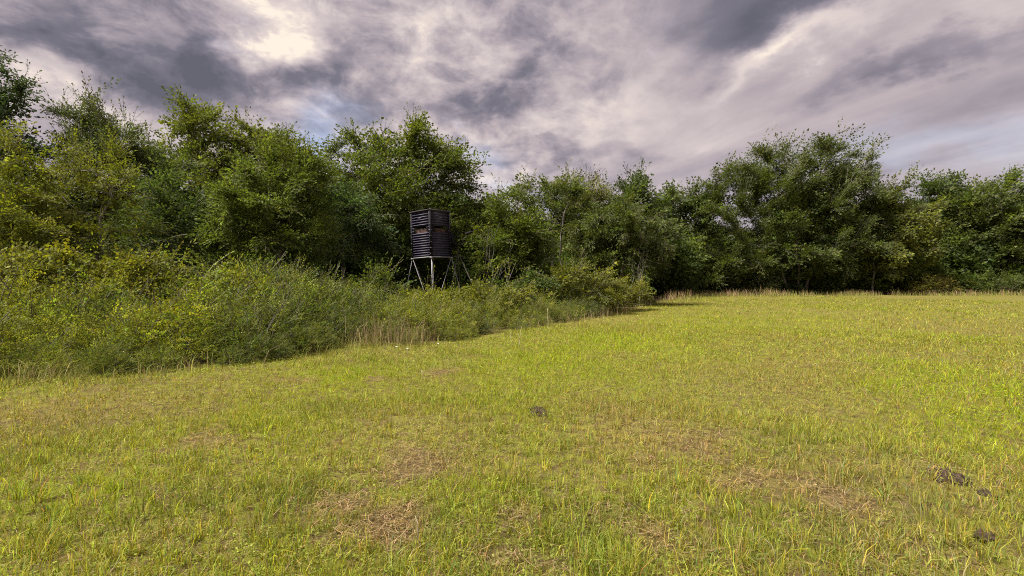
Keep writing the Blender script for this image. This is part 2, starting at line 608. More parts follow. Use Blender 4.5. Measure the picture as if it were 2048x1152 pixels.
def sprig_template(rng, n_side=5, per=6, leaf=0.075, width=0.5, curve=0.25, spread=50, shape='spray', flat=0.5, twig=0.006):
    """a unit-long leafy twig growing along +z, spread in the x-z plane; leaf lengths relative to the twig"""
    quads, kinds = [], []

    def stem_line(p0, d0, L, n, bend):
        pts = [p0]
        d = d0.copy()
        for i in range(n):
            d = unit(d + bend / n + rng.normal(0, 0.06, 3))
            pts.append(pts[-1] + d * L / n)
        return np.array(pts)

    def ribbon(pts, w):
        step = max(1, (len(pts) - 1) // 2)
        ps = pts[::step]
        for a, b in zip(ps[:-1], ps[1:]):
            s = unit(np.array([1.0, 0.6, 0]))
            quads.append([a - s * w, a + s * w, b + s * w * 0.6, b - s * w * 0.6])
            kinds.append(1)

    def leaves(pts, n, L):
        m = len(pts) - 1
        for i in range(n):
            t = (i + 0.6) / n * m
            k = min(int(t), m - 1)
            p = pts[k] + (pts[k + 1] - pts[k]) * (t - k)
            ax = unit(pts[k + 1] - pts[k])
            sgn = 1 if i % 2 else -1
            side = unit(np.cross(ax, np.array([0, 1.0, 0])) + rng.normal(0, flat, 3))
            d = unit(ax * rng.uniform(0.35, 0.9) + side * sgn + rng.normal(0, 0.2, 3))
            s2 = unit(np.cross(d, np.array([0, 1.0, 0.0]) + rng.normal(0, flat, 3)))
            l = L * rng.uniform(0.7, 1.25) * (1.0 - 0.3 * (i / n))
            quads.append(leaf_quad(p, d, s2, l, l * width, rng.uniform(-0.1, 0.35), rng))
            kinds.append(0)
        quads.append(leaf_quad(pts[-1], unit(pts[-1] - pts[-2]), unit(np.cross(unit(pts[-1] - pts[-2]), rng.normal(0, 1, 3))), L, L * width, 0.1, rng))
        kinds.append(0)

    main = stem_line(np.zeros(3), np.array([0, 0, 1.0]), 1.0, 4, np.array([0, -curve, 0]) + rng.normal(0, 0.1, 3))
    ribbon(main, twig)
    leaves(main, per + 2, leaf)
    for j in range(n_side):
        t = (j + 0.7) / (n_side + 0.6) * 4 * 0.9
        k = min(int(t), 3)
        p = main[k] + (main[k + 1] - main[k]) * (t - k)
        sgn = 1 if j % 2 else -1
        a = R(spread + rng.uniform(-12, 12))
        d = np.array([math.sin(a) * sgn, rng.normal(0, 0.25), math.cos(a)])
        L = (0.55 - 0.06 * j) * rng.uniform(0.75, 1.2)
        ln = stem_line(p, unit(d), L, 2, np.array([0, -curve, 0.1]))
        ribbon(ln, twig * 0.6)
        leaves(ln, per, leaf)
    q = np.array(quads)
    return q.reshape(-1, 3), np.array(kinds)


_rt = np.random.default_rng(11)
TPL = {
    'spray': [sprig_template(_rt, 4, 4, 0.150, 0.52, 0.35, flat=0.4) for _ in range(8)],
    'fine': [sprig_template(_rt, 5, 4, 0.125, 0.50, 0.30, flat=0.4) for _ in range(8)],
    'droop': [sprig_template(_rt, 4, 4, 0.150, 0.45, 1.0, 35) for _ in range(6)],
    'shoot': [sprig_template(_rt, 2, 6, 0.095, 0.52, 0.10, 28, flat=0.9) for _ in range(6)],
    'far': [sprig_template(_rt, 3, 3, 0.185, 0.52, 0.30, flat=0.5) for _ in range(8)],
    'coarse': [sprig_template(_rt, 2, 2, 0.30, 0.6, 0.35) for _ in range(5)],
    'mass': [sprig_template(_rt, 2, 2, 0.40, 0.65, 0.35) for _ in range(5)],
    'bush': [sprig_template(_rt, 3, 4, 0.165, 0.66, 0.25, 48, flat=0.5) for _ in range(8)],
    'pinnate': [sprig_template(_rt, 0, 26, 0.125, 0.34, 0.9, flat=0.12, twig=0.008) for _ in range(4)],
    'feather': [sprig_template(_rt, 3, 6, 0.070, 0.34, 0.2, 25, flat=0.9) for _ in range(5)],
}


def stamp(rng, tpl_list, pos, dirs, size, colour, jitter=0.18, roll=0.7, leaf_jit=0.12, bark=(0.12, 0.095, 0.07), tip=None, tri=False):
    """place sprig templates; returns verts, quads, colours, material index"""
    pos, dirs = np.asarray(pos, float), unit(np.asarray(dirs, float))
    size = np.broadcast_to(np.asarray(size, float), (len(pos),))
    colour = np.asarray(colour, float)
    if colour.ndim == 1:
        colour = np.repeat(colour[None], len(pos), 0)
    pick = rng.integers(0, len(tpl_list), len(pos))
    V, Q, C, K = [], [], [], []
    base = 0
    for t, (tv, tk) in enumerate(tpl_list):
        ix = np.nonzero(pick == t)[0]
        if not len(ix):
            continue
        z = dirs[ix]
        x = np.cross(z, UP)
        x = unit(x + rng.normal(0, 0.05, x.shape))
        y = np.cross(z, x)
        flip = np.where(y[:, 2:3] < 0, -1.0, 1.0)
        x, y = x * flip, y * flip
        a = rng.normal(0, roll, len(ix))[:, None]
        x2 = x * np.cos(a) + y * np.sin(a)
        y2 = np.cross(z, x2)
        sc = size[ix][:, None, None]
        v = (tv[None, :, 0:1] * x2[:, None] + tv[None, :, 1:2] * y2[:, None] + tv[None, :, 2:3] * z[:, None]) * sc + pos[ix][:, None]
        nq = len(tk)
        c = colour[ix][:, None, :] * np.exp(rng.normal(0, jitter, (len(ix), 1, 1)))
        hue = rng.normal(0, jitter * 0.4, (len(ix), 1))
        c = c * np.stack([1 + hue * 0.9, np.ones_like(hue), 1 - hue * 0.5], -1)
        c = np.repeat(c, nq, 1) * np.exp(rng.normal(0, leaf_jit, (len(ix), nq, 1)))
        if tip is not None:   # fresh growth on some whole twigs
            fresh = (rng.random(len(ix)) < 0.16)[:, None, None]
            c = np.where(fresh, c * np.array(tip), c)
        c[:, tk == 1] = np.array(bark)
        fv = 4
        if tri:      # far leaves: one kite cut down to a triangle
            w4 = v.reshape(len(ix), nq, 4, 3)
            v = np.stack([w4[:, :, 1] * 1.3 - w4[:, :, 3] * 0.3 + (w4[:, :, 0] - w4[:, :, 2]) * 0.1, w4[:, :, 2] * 1.3 - w4[:, :, 0] * 0.3, w4[:, :, 3] * 1.3 - w4[:, :, 1] * 0.3 + (w4[:, :, 0] - w4[:, :, 2]) * 0.1], 2)
            fv = 3
        V.append(v.reshape(-1, 3))
        C.append(np.repeat(np.clip(c, 0.004, 0.6).reshape(-1, 3), fv, 0))
        n = len(ix) * nq
        Q.append((np.arange(n * fv).reshape(-1, fv)) + base)
        K.append(np.tile(tk, len(ix)))
        base += n * fv
    return np.concatenate(V), np.concatenate(Q), np.concatenate(C), np.concatenate(K)


# ------------------------------------------------------------------ trees
def sample_lobes(rng, lobes, n, shell=0.65, rag=0.0):
    """points in a union of ellipsoids (x,y,z,rx,ry,rz), most of them near the surface"""
    vol = np.array([l[3] * l[4] * l[5] for l in lobes]) ** 0.8
    pick = rng.choice(len(lobes), n, p=vol / vol.sum())
    L = np.array(lobes, float)[pick]
    d = unit(rng.normal(0, 1, (n, 3)))
    r = np.where(rng.random(n) < shell, rng.uniform(0.72, 1.0, n), rng.random(n) ** 0.5 * 0.75)
    r = np.where(rng.random(n) < rag, rng.uniform(0.98, 1.22, n), r)
    return L[:, :3] + d * L[:, 3:] * r[:, None], d


def grow(rng, stems, ends, seg=0.45, lift=0.25, wob=0.06):
    """joins every end point to the stems by curved branches; returns node arrays and paths"""
    P, par, paths, is_stem = [], [], [], []
    for s in stems:
        ids = []
        for i, p in enumerate(s):
            P.append(np.asarray(p, float))
            par.append(ids[-1] if ids else -1)
            is_stem.append(True)
            ids.append(len(P) - 1)
        paths.append((ids, True))
    order = np.argsort(np.min(np.linalg.norm(ends[:, None] - np.array(P)[None], axis=-1), axis=1))
    A = np.zeros((len(P) + len(ends) * 14, 3))
    A[:len(P)] = P
    n = len(P)
    for k in order:
        e = ends[k]
        dv = e - A[:n]
        d = np.linalg.norm(dv, axis=1)
        cost = d + 0.9 * np.maximum(0, A[:n, 2] - e[2] + 0.25 * d)
        j = int(np.argmin(cost))
        L = d[j]
        if L < 0.12:
            continue
        m = int(min(12, max(2, round(L / seg))))
        p0 = A[j]
        pd = A[j] - A[par[j]] if par[j] >= 0 else UP * 0.3
        pd = pd / max(np.linalg.norm(pd), 1e-6)
        c = p0 + pd * 0.3 * L + UP * lift * L * 0.5 + (e - p0) * 0.25
        t = np.linspace(0, 1, m + 1)[1:, None]
        pts = (1 - t) ** 2 * p0 + 2 * t * (1 - t) * c + t * t * e
        pts[:-1] += rng.normal(0, wob * L / m, (m - 1, 3)) if m > 1 else 0
        ids = [j]
        for p in pts:
            A[n] = p
            par.append(ids[-1])
            is_stem.append(False)
            ids.append(n)
            n += 1
        paths.append((ids, False))
    return A[:n], np.array(par), paths, np.array(is_stem)


def make_tree(name, label, cat, group, seed, base, stems, lobes, n_ends, n_sprigs, size, tpl, colour, r_base=0.12, bark=BARK,
              bias=(0, 0, 0.12), roll=0.4, shoots=0, shoot_dir=(0, 0, 1.0), shoot_size=1.1, shoot_tpl='shoot', tip=(1.5, 1.45, 1.0), lift=0.25, jitter=0.2,
              clump=0.5, fill=0.3, tri=False, trunk_name='trunk', crown_name='crown'):
    rng = np.random.default_rng(seed)
    base = np.array(base, float)
    colour = np.array(colour, float) * (np.array([1.26, 1.20, 1.30]) if colour not in (C_YEL, C_OLV, C_MID, C_GRN, C_DRK) and cat == 'tree' else np.array([1.0, 0.95, 1.05]))
    t = thing(name, tuple(base), label, cat, group)
    ends, _ = sample_lobes(rng, lobes, int(n_ends * 0.62), rag=0.2)
    ends[:, 2] = np.maximum(ends[:, 2], 0.25)
    A, par, paths, stem = grow(rng, stems, ends, lift=lift)
    cnt = np.zeros(len(A))
    child = np.zeros(len(A), bool)
    child[par[par >= 0]] = True
    cnt[~child] = 1
    for i in range(len(A) - 1, -1, -1):
        if par[i] >= 0:
            cnt[par[i]] += cnt[i]
    rad = 0.008 * np.maximum(cnt, 1) ** 0.5
    rad = rad * min(1.0, r_base / rad.max()) if rad.max() > r_base else rad * (r_base / rad.max()) ** 0.6
    rad = np.maximum(rad, 0.006)
    tb, bb = MB(), MB()
    for ids, is_st in paths:
        if len(ids) < 2:
            continue
        pts, rr = A[ids].copy(), rad[ids].copy()
        if is_st:
            pts[0, 2] -= 0.15
            rr[0] *= 1.3
        else:
            rr[0] = min(rr[0], rr[1] * 1.25)
        (tb if is_st else bb).tube(pts, rr, 7 if is_st else 4, cap=False)
    tb.build(trunk_name, bark, t, True)
    tag(bb.build('branches', bark, t, True), kind='stuff')
    # leafy twigs along the branches
    seg_b = np.nonzero((par >= 0) & ~stem)[0]
    seg_a = par[seg_b]
    ln = np.linalg.norm(A[seg_b] - A[seg_a], axis=1)
    w = ln / (0.2 + rad[seg_b] / 0.02)
    wn = fbm(A[seg_b, 0] * 0.9 + seed, A[seg_b, 2] * 0.9 + A[seg_b, 1] * 0.5, seed, 2)
    w = w * np.clip(0.5 + clump * (wn - 0.45) * 4, 0.1, 2)
    pk = rng.choice(len(seg_b), n_sprigs, p=w / w.sum())
    u = rng.random(n_sprigs)[:, None]
    pos = A[seg_a[pk]] * (1 - u) + A[seg_b[pk]] * u
    bd = unit(A[seg_b[pk]] - A[seg_a[pk]])
    L = np.array(lobes, float)
    cen = np.average(L[:, :3], axis=0, weights=L[:, 3] * L[:, 5])
    outw = unit(pos - (cen - UP * L[:, 5].max() * 0.5))
    dr = bd * 0.95 + outw * 0.40 + rng.normal(0, 0.30, pos.shape) + np.array(bias)
    endn = np.nonzero(~child & ~stem)[0]
    pe = np.repeat(A[endn], 3, 0)
    de = np.repeat(unit(A[endn] - A[par[endn]]), 3, 0) * 1.1 + rng.normal(0, 0.3, (len(endn) * 3, 3)) + np.array(bias)
    pos, dr = np.vstack([pos, pe]), np.vstack([dr, de])
    sz = size * rng.uniform(0.6, 1.45, len(pos))
    parts = [stamp(rng, TPL[tpl], pos, dr, sz, colour, jitter, roll, tip=tip, tri=tri)]
    nf = int(n_sprigs * fill)
    if nf:
        inner = [(l[0], l[1], l[2], l[3] * 0.82, l[4] * 0.82, l[5] * 0.82) for l in lobes]
        pf, _ = sample_lobes(rng, inner, nf, 0.3)
        parts.append(stamp(rng, TPL['coarse'], pf, rng.normal(0, 0.6, pf.shape) + np.array([0, -0.2, 0.3]), size * 0.75 * rng.uniform(0.7, 1.2, nf), np.array(colour) * 0.9, jitter, 0.6, tri=tri))
    shoots = int(shoots * (1.5 if cat == 'tree' else 1))
    if shoots:
        top = A[endn]
        zq = np.quantile(top[:, 2], 0.45)
        cand = top[top[:, 2] > zq]
        p2 = cand[rng.integers(0, len(cand), shoots)]
        d2 = np.array(shoot_dir) + rng.normal(0, 0.32, (shoots, 3))
        parts.append(stamp(rng, TPL[shoot_tpl], p2, d2, shoot_size * rng.uniform(0.6, 1.25, shoots), colour, jitter, 1.5, tip=tip, tri=tri))
    off, V, Q, C, K = 0, [], [], [], []
    for v, q, c, k in parts:
        V.append(v); Q.append(q + off); C.append(c); K.append(k)
        off += len(v)
    V = np.concatenate(V)
    V[:, 2] = np.maximum(V[:, 2], 0.02)
    me = make_mesh(crown_name, V, [np.concatenate(Q)], np.concatenate(C), [LEAF, BARK], np.concatenate(K))
    tag(link(crown_name, me, t), kind='stuff')
    return t


def px_lobes(base_px, d, specs):
    """ellipsoids given by their place in the view at their own depth (photo x, photo y, rx, ry, depth offset m, depth radius m)"""
    bx = wx(base_px, d)
    out = []
    for (px, py, rx, ry, dy, ryy) in specs:
        dd = d + dy
        out.append((wx(px, dd) - bx, dy, wz(py, dd), rx / F * dd, ryy, ry / F * dd))
    return out


def stem_line(rng, p0, p1, n=6, wob=0.12, bow=(0, 0, 0)):
    t = np.linspace(0, 1, n)[:, None]
    p = np.array(p0, float) * (1 - t) + np.array(p1, float) * t + np.array(bow) * np.sin(t * np.pi)
    p[1:-1] += rng.normal(0, wob, (n - 2, 3)) * np.array([1, 1, 0.3])
    return p


C_YEL = (0.126, 0.152, 0.024)
C_OLV = (0.115, 0.135, 0.024)
C_MID = (0.100, 0.130, 0.026)
C_GRN = (0.084, 0.118, 0.026)
C_DRK = (0.060, 0.092, 0.028)
WOOD = 'trees of the woodland edge'


def tree_px(name, label, seed, bpx, d, lobes, n_ends, n_sprigs, size, tpl, colour, stems=None, **kw):
    rng = np.random.default_rng(seed + 900)
    gx = wx(bpx, d)
    gz = float(ground_z(gx, d)) if d < 60 else 0
    lb = px_lobes(bpx, d, lobes)
    top = max(l[2] + l[5] * 0.5 for l in lb)
    if stems is None:
        stems = [((0, 0), (rng.normal(0, 0.25), top * 0.85))]
    st = []
    for (x0, y0), (x1, z1) in [((a[0], a[1]), b) for a, b in stems]:
        st.append(stem_line(rng, (x0, y0, 0), (x1, y0 + rng.normal(0, 0.3), z1), 8, 0.10))
    return make_tree(name, label, 'tree', WOOD, seed, (gx, d, gz), st, lb, n_ends, n_sprigs, size, 'far' if (d > 30 and tpl == 'spray') else tpl, colour, tri=d > 26, **kw)


# --- left side
tree_px('juniper_tree', 'tall dark conifer like tree cut off by the left edge of the photo', 1, 0, 22,
        [(0, 200, 55, 75, 0, 1.6), (10, 310, 90, 85, 0, 2.2), (20, 400, 110, 80, 0, 2.4), (-70, 380, 80, 140, 0.5, 2.2), (10, 140, 25, 25, 0, 0.6)],
        200, 1900, 0.80, 'spray', (0.034, 0.056, 0.028), r_base=0.17, bias=(0.05, 0, 0.15), shoots=40, tip=(1.2, 1.2, 1.0))
tree_px('yellow_green_tree', 'yellow green small tree at far left, nearest the brush, with thin leafy branches', 2, 110, 13,
        [(60, 370, 100, 80, 0, 1.3), (170, 360, 95, 60, 0.3, 1.2), (90, 450, 130, 70, 0, 1.4), (240, 410, 62, 60, 0.4, 0.9), (-30, 330, 60, 90, 0.6, 1.2), (200, 480, 90, 45, 0, 1.0), (20, 290, 40, 30, 0.3, 0.6), (-20, 460, 90, 80, 0, 1.2)],
        190, 1350, 0.52, 'fine', C_YEL, stems=[((0, 0), (-0.3, 4.2)), ((0.5, 0.2), (1.4, 3.8)), ((-0.5, 0.1), (-1.3, 4.0))], r_base=0.055, bias=(0.12, 0, 0.1),
        shoots=26, shoot_size=0.8, tip=(1.35, 1.35, 0.8), jitter=0.2)
tree_px('feathery_tree', 'grey green tree with feathery bare looking shoots behind the yellow green tree', 3, 225, 24,
        [(220, 300, 70, 60, 0, 1.8), (190, 260, 45, 40, 0, 1.2), (260, 330, 70, 60, 0, 1.7), (200, 400, 100, 90, 0, 2.2)],
        170, 1300, 0.80, 'fine', (0.060, 0.080, 0.030), r_base=0.13, shoots=55, shoot_dir=(-0.1, 0, 1.0), shoot_size=1.5, shoot_tpl='shoot', tip=(1.2, 1.2, 1.0))
tree_px('broad_tree', 'tall dark green tree with a peaked crown above the left thicket', 4, 405, 25,
        [(385, 260, 48, 50, 0, 1.5), (430, 275, 50, 42, 0, 1.5), (370, 330, 80, 55, 0, 2.0), (450, 350, 75, 70, 0, 2.0), (400, 430, 110, 90, 0, 2.6), (310, 320, 50, 50, 0, 1.3), (372, 218, 18, 18, 0, 0.5)],
        210, 1500, 0.90, 'spray', C_MID, r_base=0.18, shoots=36)
tree_px('broad_tree', 'rounded dark green tree between the peaked tree and the big centre tree', 5, 540, 27,
        [(520, 300, 50, 45, 0, 1.6), (570, 330, 55, 50, 0, 1.6), (520, 380, 80, 70, 0, 2.2), (600, 400, 70, 70, 0, 2.0)],
        150, 1000, 0.90, 'spray', C_MID, r_base=0.16, shoots=30)
tree_px('young_elm', 'light green bushy young tree with spiky top shoots left of the blind', 6, 560, 17.5,
        [(565, 330, 55, 42, 0, 1.0), (600, 380, 65, 60, 0, 1.2), (510, 390, 65, 60, 0, 1.2), (560, 450, 95, 75, 0, 1.4), (480, 450, 60, 50, 0, 1.0), (620, 320, 22, 25, 0, 0.5)],
        180, 1400, 0.66, 'spray', (0.078, 0.108, 0.022), r_base=0.09, shoots=44, shoot_size=1.0)
tree_px('shadowed_tree', 'dark leafy tree filling the gap behind the yellow green tree', 7, 360, 19,
        [(360, 400, 70, 70, 0, 1.3), (330, 460, 90, 60, 0, 1.5), (430, 470, 70, 60, 0, 1.2)],
        110, 600, 0.70, 'spray', C_DRK, r_base=0.10)
tree_px('big_elm', 'big rounded green tree directly behind the black hunting blind', 8, 790, 24.5,
        [(745, 290, 52, 40, 0.5, 1.6), (820, 300, 62, 48, -0.3, 1.8), (890, 350, 50, 50, 0, 1.5), (720, 350, 58, 55, 0.3, 1.7), (800, 370, 85, 75, -0.6, 2.2), (900, 420, 62, 60, 0, 1.7), (925, 490, 48, 55, -0.6, 1.4), (700, 420, 65, 60, 0, 1.8), (800, 460, 120, 80, -0.3, 2.4)],
        300, 1900, 0.90, 'spray', (0.072, 0.098, 0.020), r_base=0.20, shoots=60, shoot_size=1.1, tip=(1.35, 1.35, 1.0))
tree_px('shadowed_tree', 'dark layered tree just left of the blind with flat hanging sprays', 9, 690, 20.5,
        [(680, 430, 70, 50, 0, 1.3), (720, 480, 60, 45, 0, 1.2), (640, 490, 60, 45, 0, 1.2)],
        100, 650, 0.74, 'droop', (0.042, 0.070, 0.026), r_base=0.10, bias=(0, 0, 0.0))
# --- middle
tree_px('young_elm', 'bright green young tree right of the hunting tripod', 10, 1035, 23,
        [(1030, 430, 50, 45, 0, 1.2), (1010, 480, 55, 50, 0, 1.3), (1060, 500, 60, 60, 0, 1.4), (1000, 540, 60, 40, 0, 1.2), (1038, 385, 22, 22, 0, 0.5)],
        130, 850, 0.74, 'spray', (0.074, 0.102, 0.020), r_base=0.09, shoots=34, shoot_size=1.1)
tree_px('pale_trunk_tree', 'open tree with a pale grey forked trunk and sparse high foliage', 11, 1108, 29,
        [(1075, 390, 30, 20, 0, 0.9), (1125, 385, 28, 22, 0, 0.9), (1100, 420, 45, 25, 0, 1.3), (1150, 450, 40, 40, 0, 1.3), (1080, 470, 40, 35, 0, 1.2)],
        80, 420, 0.75, 'spray', C_GRN, stems=[((0, 0), (-0.15, 5.6)), ((0.25, 0), (0.5, 4.8))], r_base=0.13, bark=PALE_BARK, shoots=14)
tree_px('feathery_tree', 'thin feathery pale topped tree in the middle of the far tree line', 12, 1175, 35,
        [(1155, 400, 32, 32, 0, 1.3), (1185, 410, 30, 35, 0, 1.3), (1165, 460, 55, 50, 0, 1.8)],
        90, 520, 0.95, 'fine', (0.088, 0.104, 0.036), r_base=0.12, shoots=54, shoot_dir=(0.35, 0, 1.0), shoot_size=1.9, shoot_tpl='feather')
tree_px('far_tree', 'dark spiky topped tree behind the drooping round tree', 13, 1258, 39,
        [(1255, 400, 36, 30, 0, 1.5), (1275, 430, 45, 40, 0, 1.8), (1230, 440, 40, 40, 0, 1.6), (1260, 500, 70, 60, 0, 2.2)],
        120, 800, 1.05, 'spray', C_DRK, r_base=0.15, shoots=40, shoot_size=1.6)
tree_px('drooping_tree', 'round topped tree with drooping layered foliage at the bend of the field', 14, 1245, 27,
        [(1240, 440, 58, 32, 0, 1.7), (1200, 470, 45, 30, 0, 1.4), (1280, 475, 45, 35, 0, 1.4), (1250, 500, 55, 40, 0.4, 1.5)],
        150, 950, 0.76, 'droop', (0.064, 0.086, 0.024), r_base=0.12, bias=(0, 0, -0.1), lift=0.6, tip=(1.2, 1.2, 1.0))
tree_px('far_tree', 'small green tree left of the wide leaning tree', 15, 1345, 47,
        [(1340, 430, 40, 40, 0, 1.8), (1375, 420, 40, 45, 0, 1.8), (1350, 500, 60, 60, 0, 2.4), (1310, 440, 26, 30, 0, 1.4)],
        120, 900, 1.1, 'spray', (0.056, 0.080, 0.022), r_base=0.15, shoots=16, shoot_size=1.2)
tree_px('wide_leaning_tree', 'widest tree at the far edge with upswept branches leaning right', 16, 1600, 46,
        [(1445, 379, 50, 50, 0, 2.6), (1530, 354, 55, 45, 0, 2.6), (1620, 332, 62, 42, 0, 2.8), (1690, 352, 58, 40, 0, 2.4), (1580, 384, 80, 50, -0.3, 3.2), (1660, 399, 80, 50, -0.3, 3.0), (1750, 409, 45, 35, 0, 2.0), (1560, 426, 95, 60, -0.5, 3.4), (1430, 466, 75, 55, -0.5, 3.0), (1680, 426, 80, 55, -0.4, 3.0), (1540, 506, 130, 55, -0.6, 3.6), (1650, 506, 90, 55, -0.6, 3.2), (1470, 536, 90, 40, -0.8, 2.6)],
        460, 4700, 1.12, 'fine', (0.060, 0.084, 0.020), stems=[((0, 0), (-0.6, 9)), ((0.6, 0.3), (3.6, 10.0)), ((-0.8, 0.2), (-4.0, 8.5))],
        r_base=0.26, bias=(0.65, 0, 0.55), shoots=260, shoot_dir=(0.65, 0, 1.0), shoot_size=2.3, fill=0.22, tip=(1.3, 1.3, 1.0))
tree_px('far_tree', 'lighter green tree leaning right beside the widest tree, thin pale trunk', 17, 1745, 45.5,
        [(1775, 425, 45, 32, 0, 2.0), (1805, 450, 55, 45, 0, 2.2), (1770, 500, 65, 55, 0, 2.4), (1835, 490, 32, 50, 0, 1.6)],
        170, 1350, 1.05, 'spray', (0.084, 0.104, 0.022), r_base=0.13, bark=PALE_BARK, bias=(0.6, 0, 0.2), shoots=36, shoot_dir=(1.0, 0, 0.4), shoot_size=1.2)
tree_px('far_tree', 'dark tree with a flat crown second from the right edge', 18, 1875, 51,
        [(1885, 382, 42, 26, 0, 2.0), (1870, 430, 60, 45, 0, 2.6), (1880, 500, 75, 60, 0, 3.0)],
        150, 1150, 1.2, 'spray', C_DRK, r_base=0.2, bias=(0.1, 0, 0.2))
tree_px('far_tree', 'tall green tree cut off by the right edge of the photo', 19, 1995, 48.5,
        [(1980, 412, 55, 40, 0, 2.4), (2045, 400, 55, 44, 0, 2.4), (1960, 460, 70, 55, 0, 2.8), (2050, 470, 80, 70, 0, 3.0), (1930, 420, 40, 40, 0, 1.8)],
        230, 1800, 1.15, 'spray', (0.064, 0.090, 0.022), r_base=0.2, bias=(0.55, 0, 0.2), shoots=50, shoot_dir=(1.0, 0, 0.5), shoot_size=1.4)
tree_px('far_tree', 'shaded green tree standing mostly beyond the right edge of the photo', 20, 2130, 48,
        [(2130, 400, 70, 60, 0, 2.8), (2130, 480, 90, 80, 0, 3.0)],
        140, 1000, 1.2, 'spray', C_GRN, r_base=0.2)

def scatter_copies(name, variants, pos, rot, scale, idx):
    """one object whose geometry nodes set copies of a few clump meshes at its points"""
    me = bpy.data.meshes.new(name)
    me.vertices.add(len(pos))
    me.vertices.foreach_set('co', np.asarray(pos, np.float32).ravel())
    for an, ty, val in (('turn', 'FLOAT', rot), ('grow', 'FLOAT', scale), ('pick', 'INT', idx)):
        at = me.attributes.new(an, ty, 'POINT')
        at.data.foreach_set('value', np.asarray(val, np.int32 if ty == 'INT' else np.float32))
    o = link(name, me)
    ng = bpy.data.node_groups.new(name + '_copies', 'GeometryNodeTree')
    ng.interface.new_socket('Geometry', in_out='INPUT', socket_type='NodeSocketGeometry')
    ng.interface.new_socket('Geometry', in_out='OUTPUT', socket_type='NodeSocketGeometry')
    N, L = ng.nodes, ng.links
    gi, go = N.new('NodeGroupInput'), N.new('NodeGroupOutput')
    g2i = N.new('GeometryNodeGeometryToInstance')
    for i, m in enumerate(variants):
        ob = bpy.data.objects.new(name + '_clump', m)
        oi = N.new('GeometryNodeObjectInfo')
        oi.inputs['Object'].default_value = ob
        oi.inputs['As Instance'].default_value = False
        L.new(oi.outputs['Geometry'], g2i.inputs[0])

    def attr(nm, ty):
        a = N.new('GeometryNodeInputNamedAttribute')
        a.data_type = ty
        a.inputs['Name'].default_value = nm
        return a.outputs['Attribute']
    iop = N.new('GeometryNodeInstanceOnPoints')
    L.new(gi.outputs[0], iop.inputs['Points'])
    L.new(g2i.outputs[0], iop.inputs['Instance'])
    iop.inputs['Pick Instance'].default_value = True
    L.new(attr('pick', 'INT'), iop.inputs['Instance Index'])
    cx = N.new('ShaderNodeCombineXYZ')
    L.new(attr('turn', 'FLOAT'), cx.inputs[2])
    L.new(cx.outputs[0], iop.inputs['Rotation'])
    L.new(attr('grow', 'FLOAT'), iop.inputs['Scale'])
    L.new(iop.outputs[0], go.inputs[0])
    md = o.modifiers.new('copies', 'NODES')
    md.node_group = ng
    return o


# ------------------------------------------------------------------ woodland behind: one mass
def woodland():
    rng = np.random.default_rng(77)
    var = []
    for c in range(8):          # leafy lumps about 2 m across
        n = 300
        p, _ = sample_lobes(rng, [(0, 0, 0, 0.9, 0.9, 0.75)], n, 0.5)
        dr = rng.normal(0, 0.6, p.shape) + p * 0.5 + np.array([0, 0, 0.3])
        v, q, cc, k = stamp(rng, TPL['coarse'], p, dr, rng.uniform(0.3, 0.5, n), C_DRK if c % 2 else C_GRN, 0.2, 0.6, tri=True)
        var.append(make_mesh('undergrowth_clump', v, [q], cc, [LEAF, BARK], k))
    pos, size = [], []
    # (photo x range, depth range, top in photo y, lumps)
    strips = [(-450, 480, 26, 31, 370, 150), (380, 980, 28, 33, 385, 150), (940, 1360, 41, 50, 450, 90), (1280, 2500, 53, 62, 425, 200),
              (1330, 2500, 48.5, 52, 490, 140), (1330, 2500, 47, 50, 560, 110), (960, 1270, 30, 38, 520, 50), (-350, 720, 20, 24, 470, 110), (600, 1080, 23, 26, 490, 70),
              (-700, 1000, 24, 40, 545, 130)]
    for x0, x1, d0, d1, top, n in strips:
        px = rng.uniform(x0, x1, n)
        d = rng.uniform(d0, d1, n)
        tp = top + (fbm(px / 60.0, px * 0 + d0, 5, 3) - 0.5) * 120
        s = 0.040 * d * rng.uniform(0.8, 1.3, n)
        zt = np.maximum(EYE + (HY - tp) / F * d - s * 0.8, 0.4)
        z = rng.random(n) ** 0.8 * zt
        pos.append(np.stack([wx(px, d), d, np.maximum(z, 0.3 * s)], -1))
        size.append(s)
    pos, size = np.vstack(pos), np.concatenate(size)
    o = scatter_copies('woodland', var, pos, rng.uniform(0, 6.28, len(pos)), size, rng.integers(0, 8, len(pos)))
    tag(o, 'dark leafy woodland undergrowth filling in behind the edge trees', 'woodland', kind='stuff')


woodland()


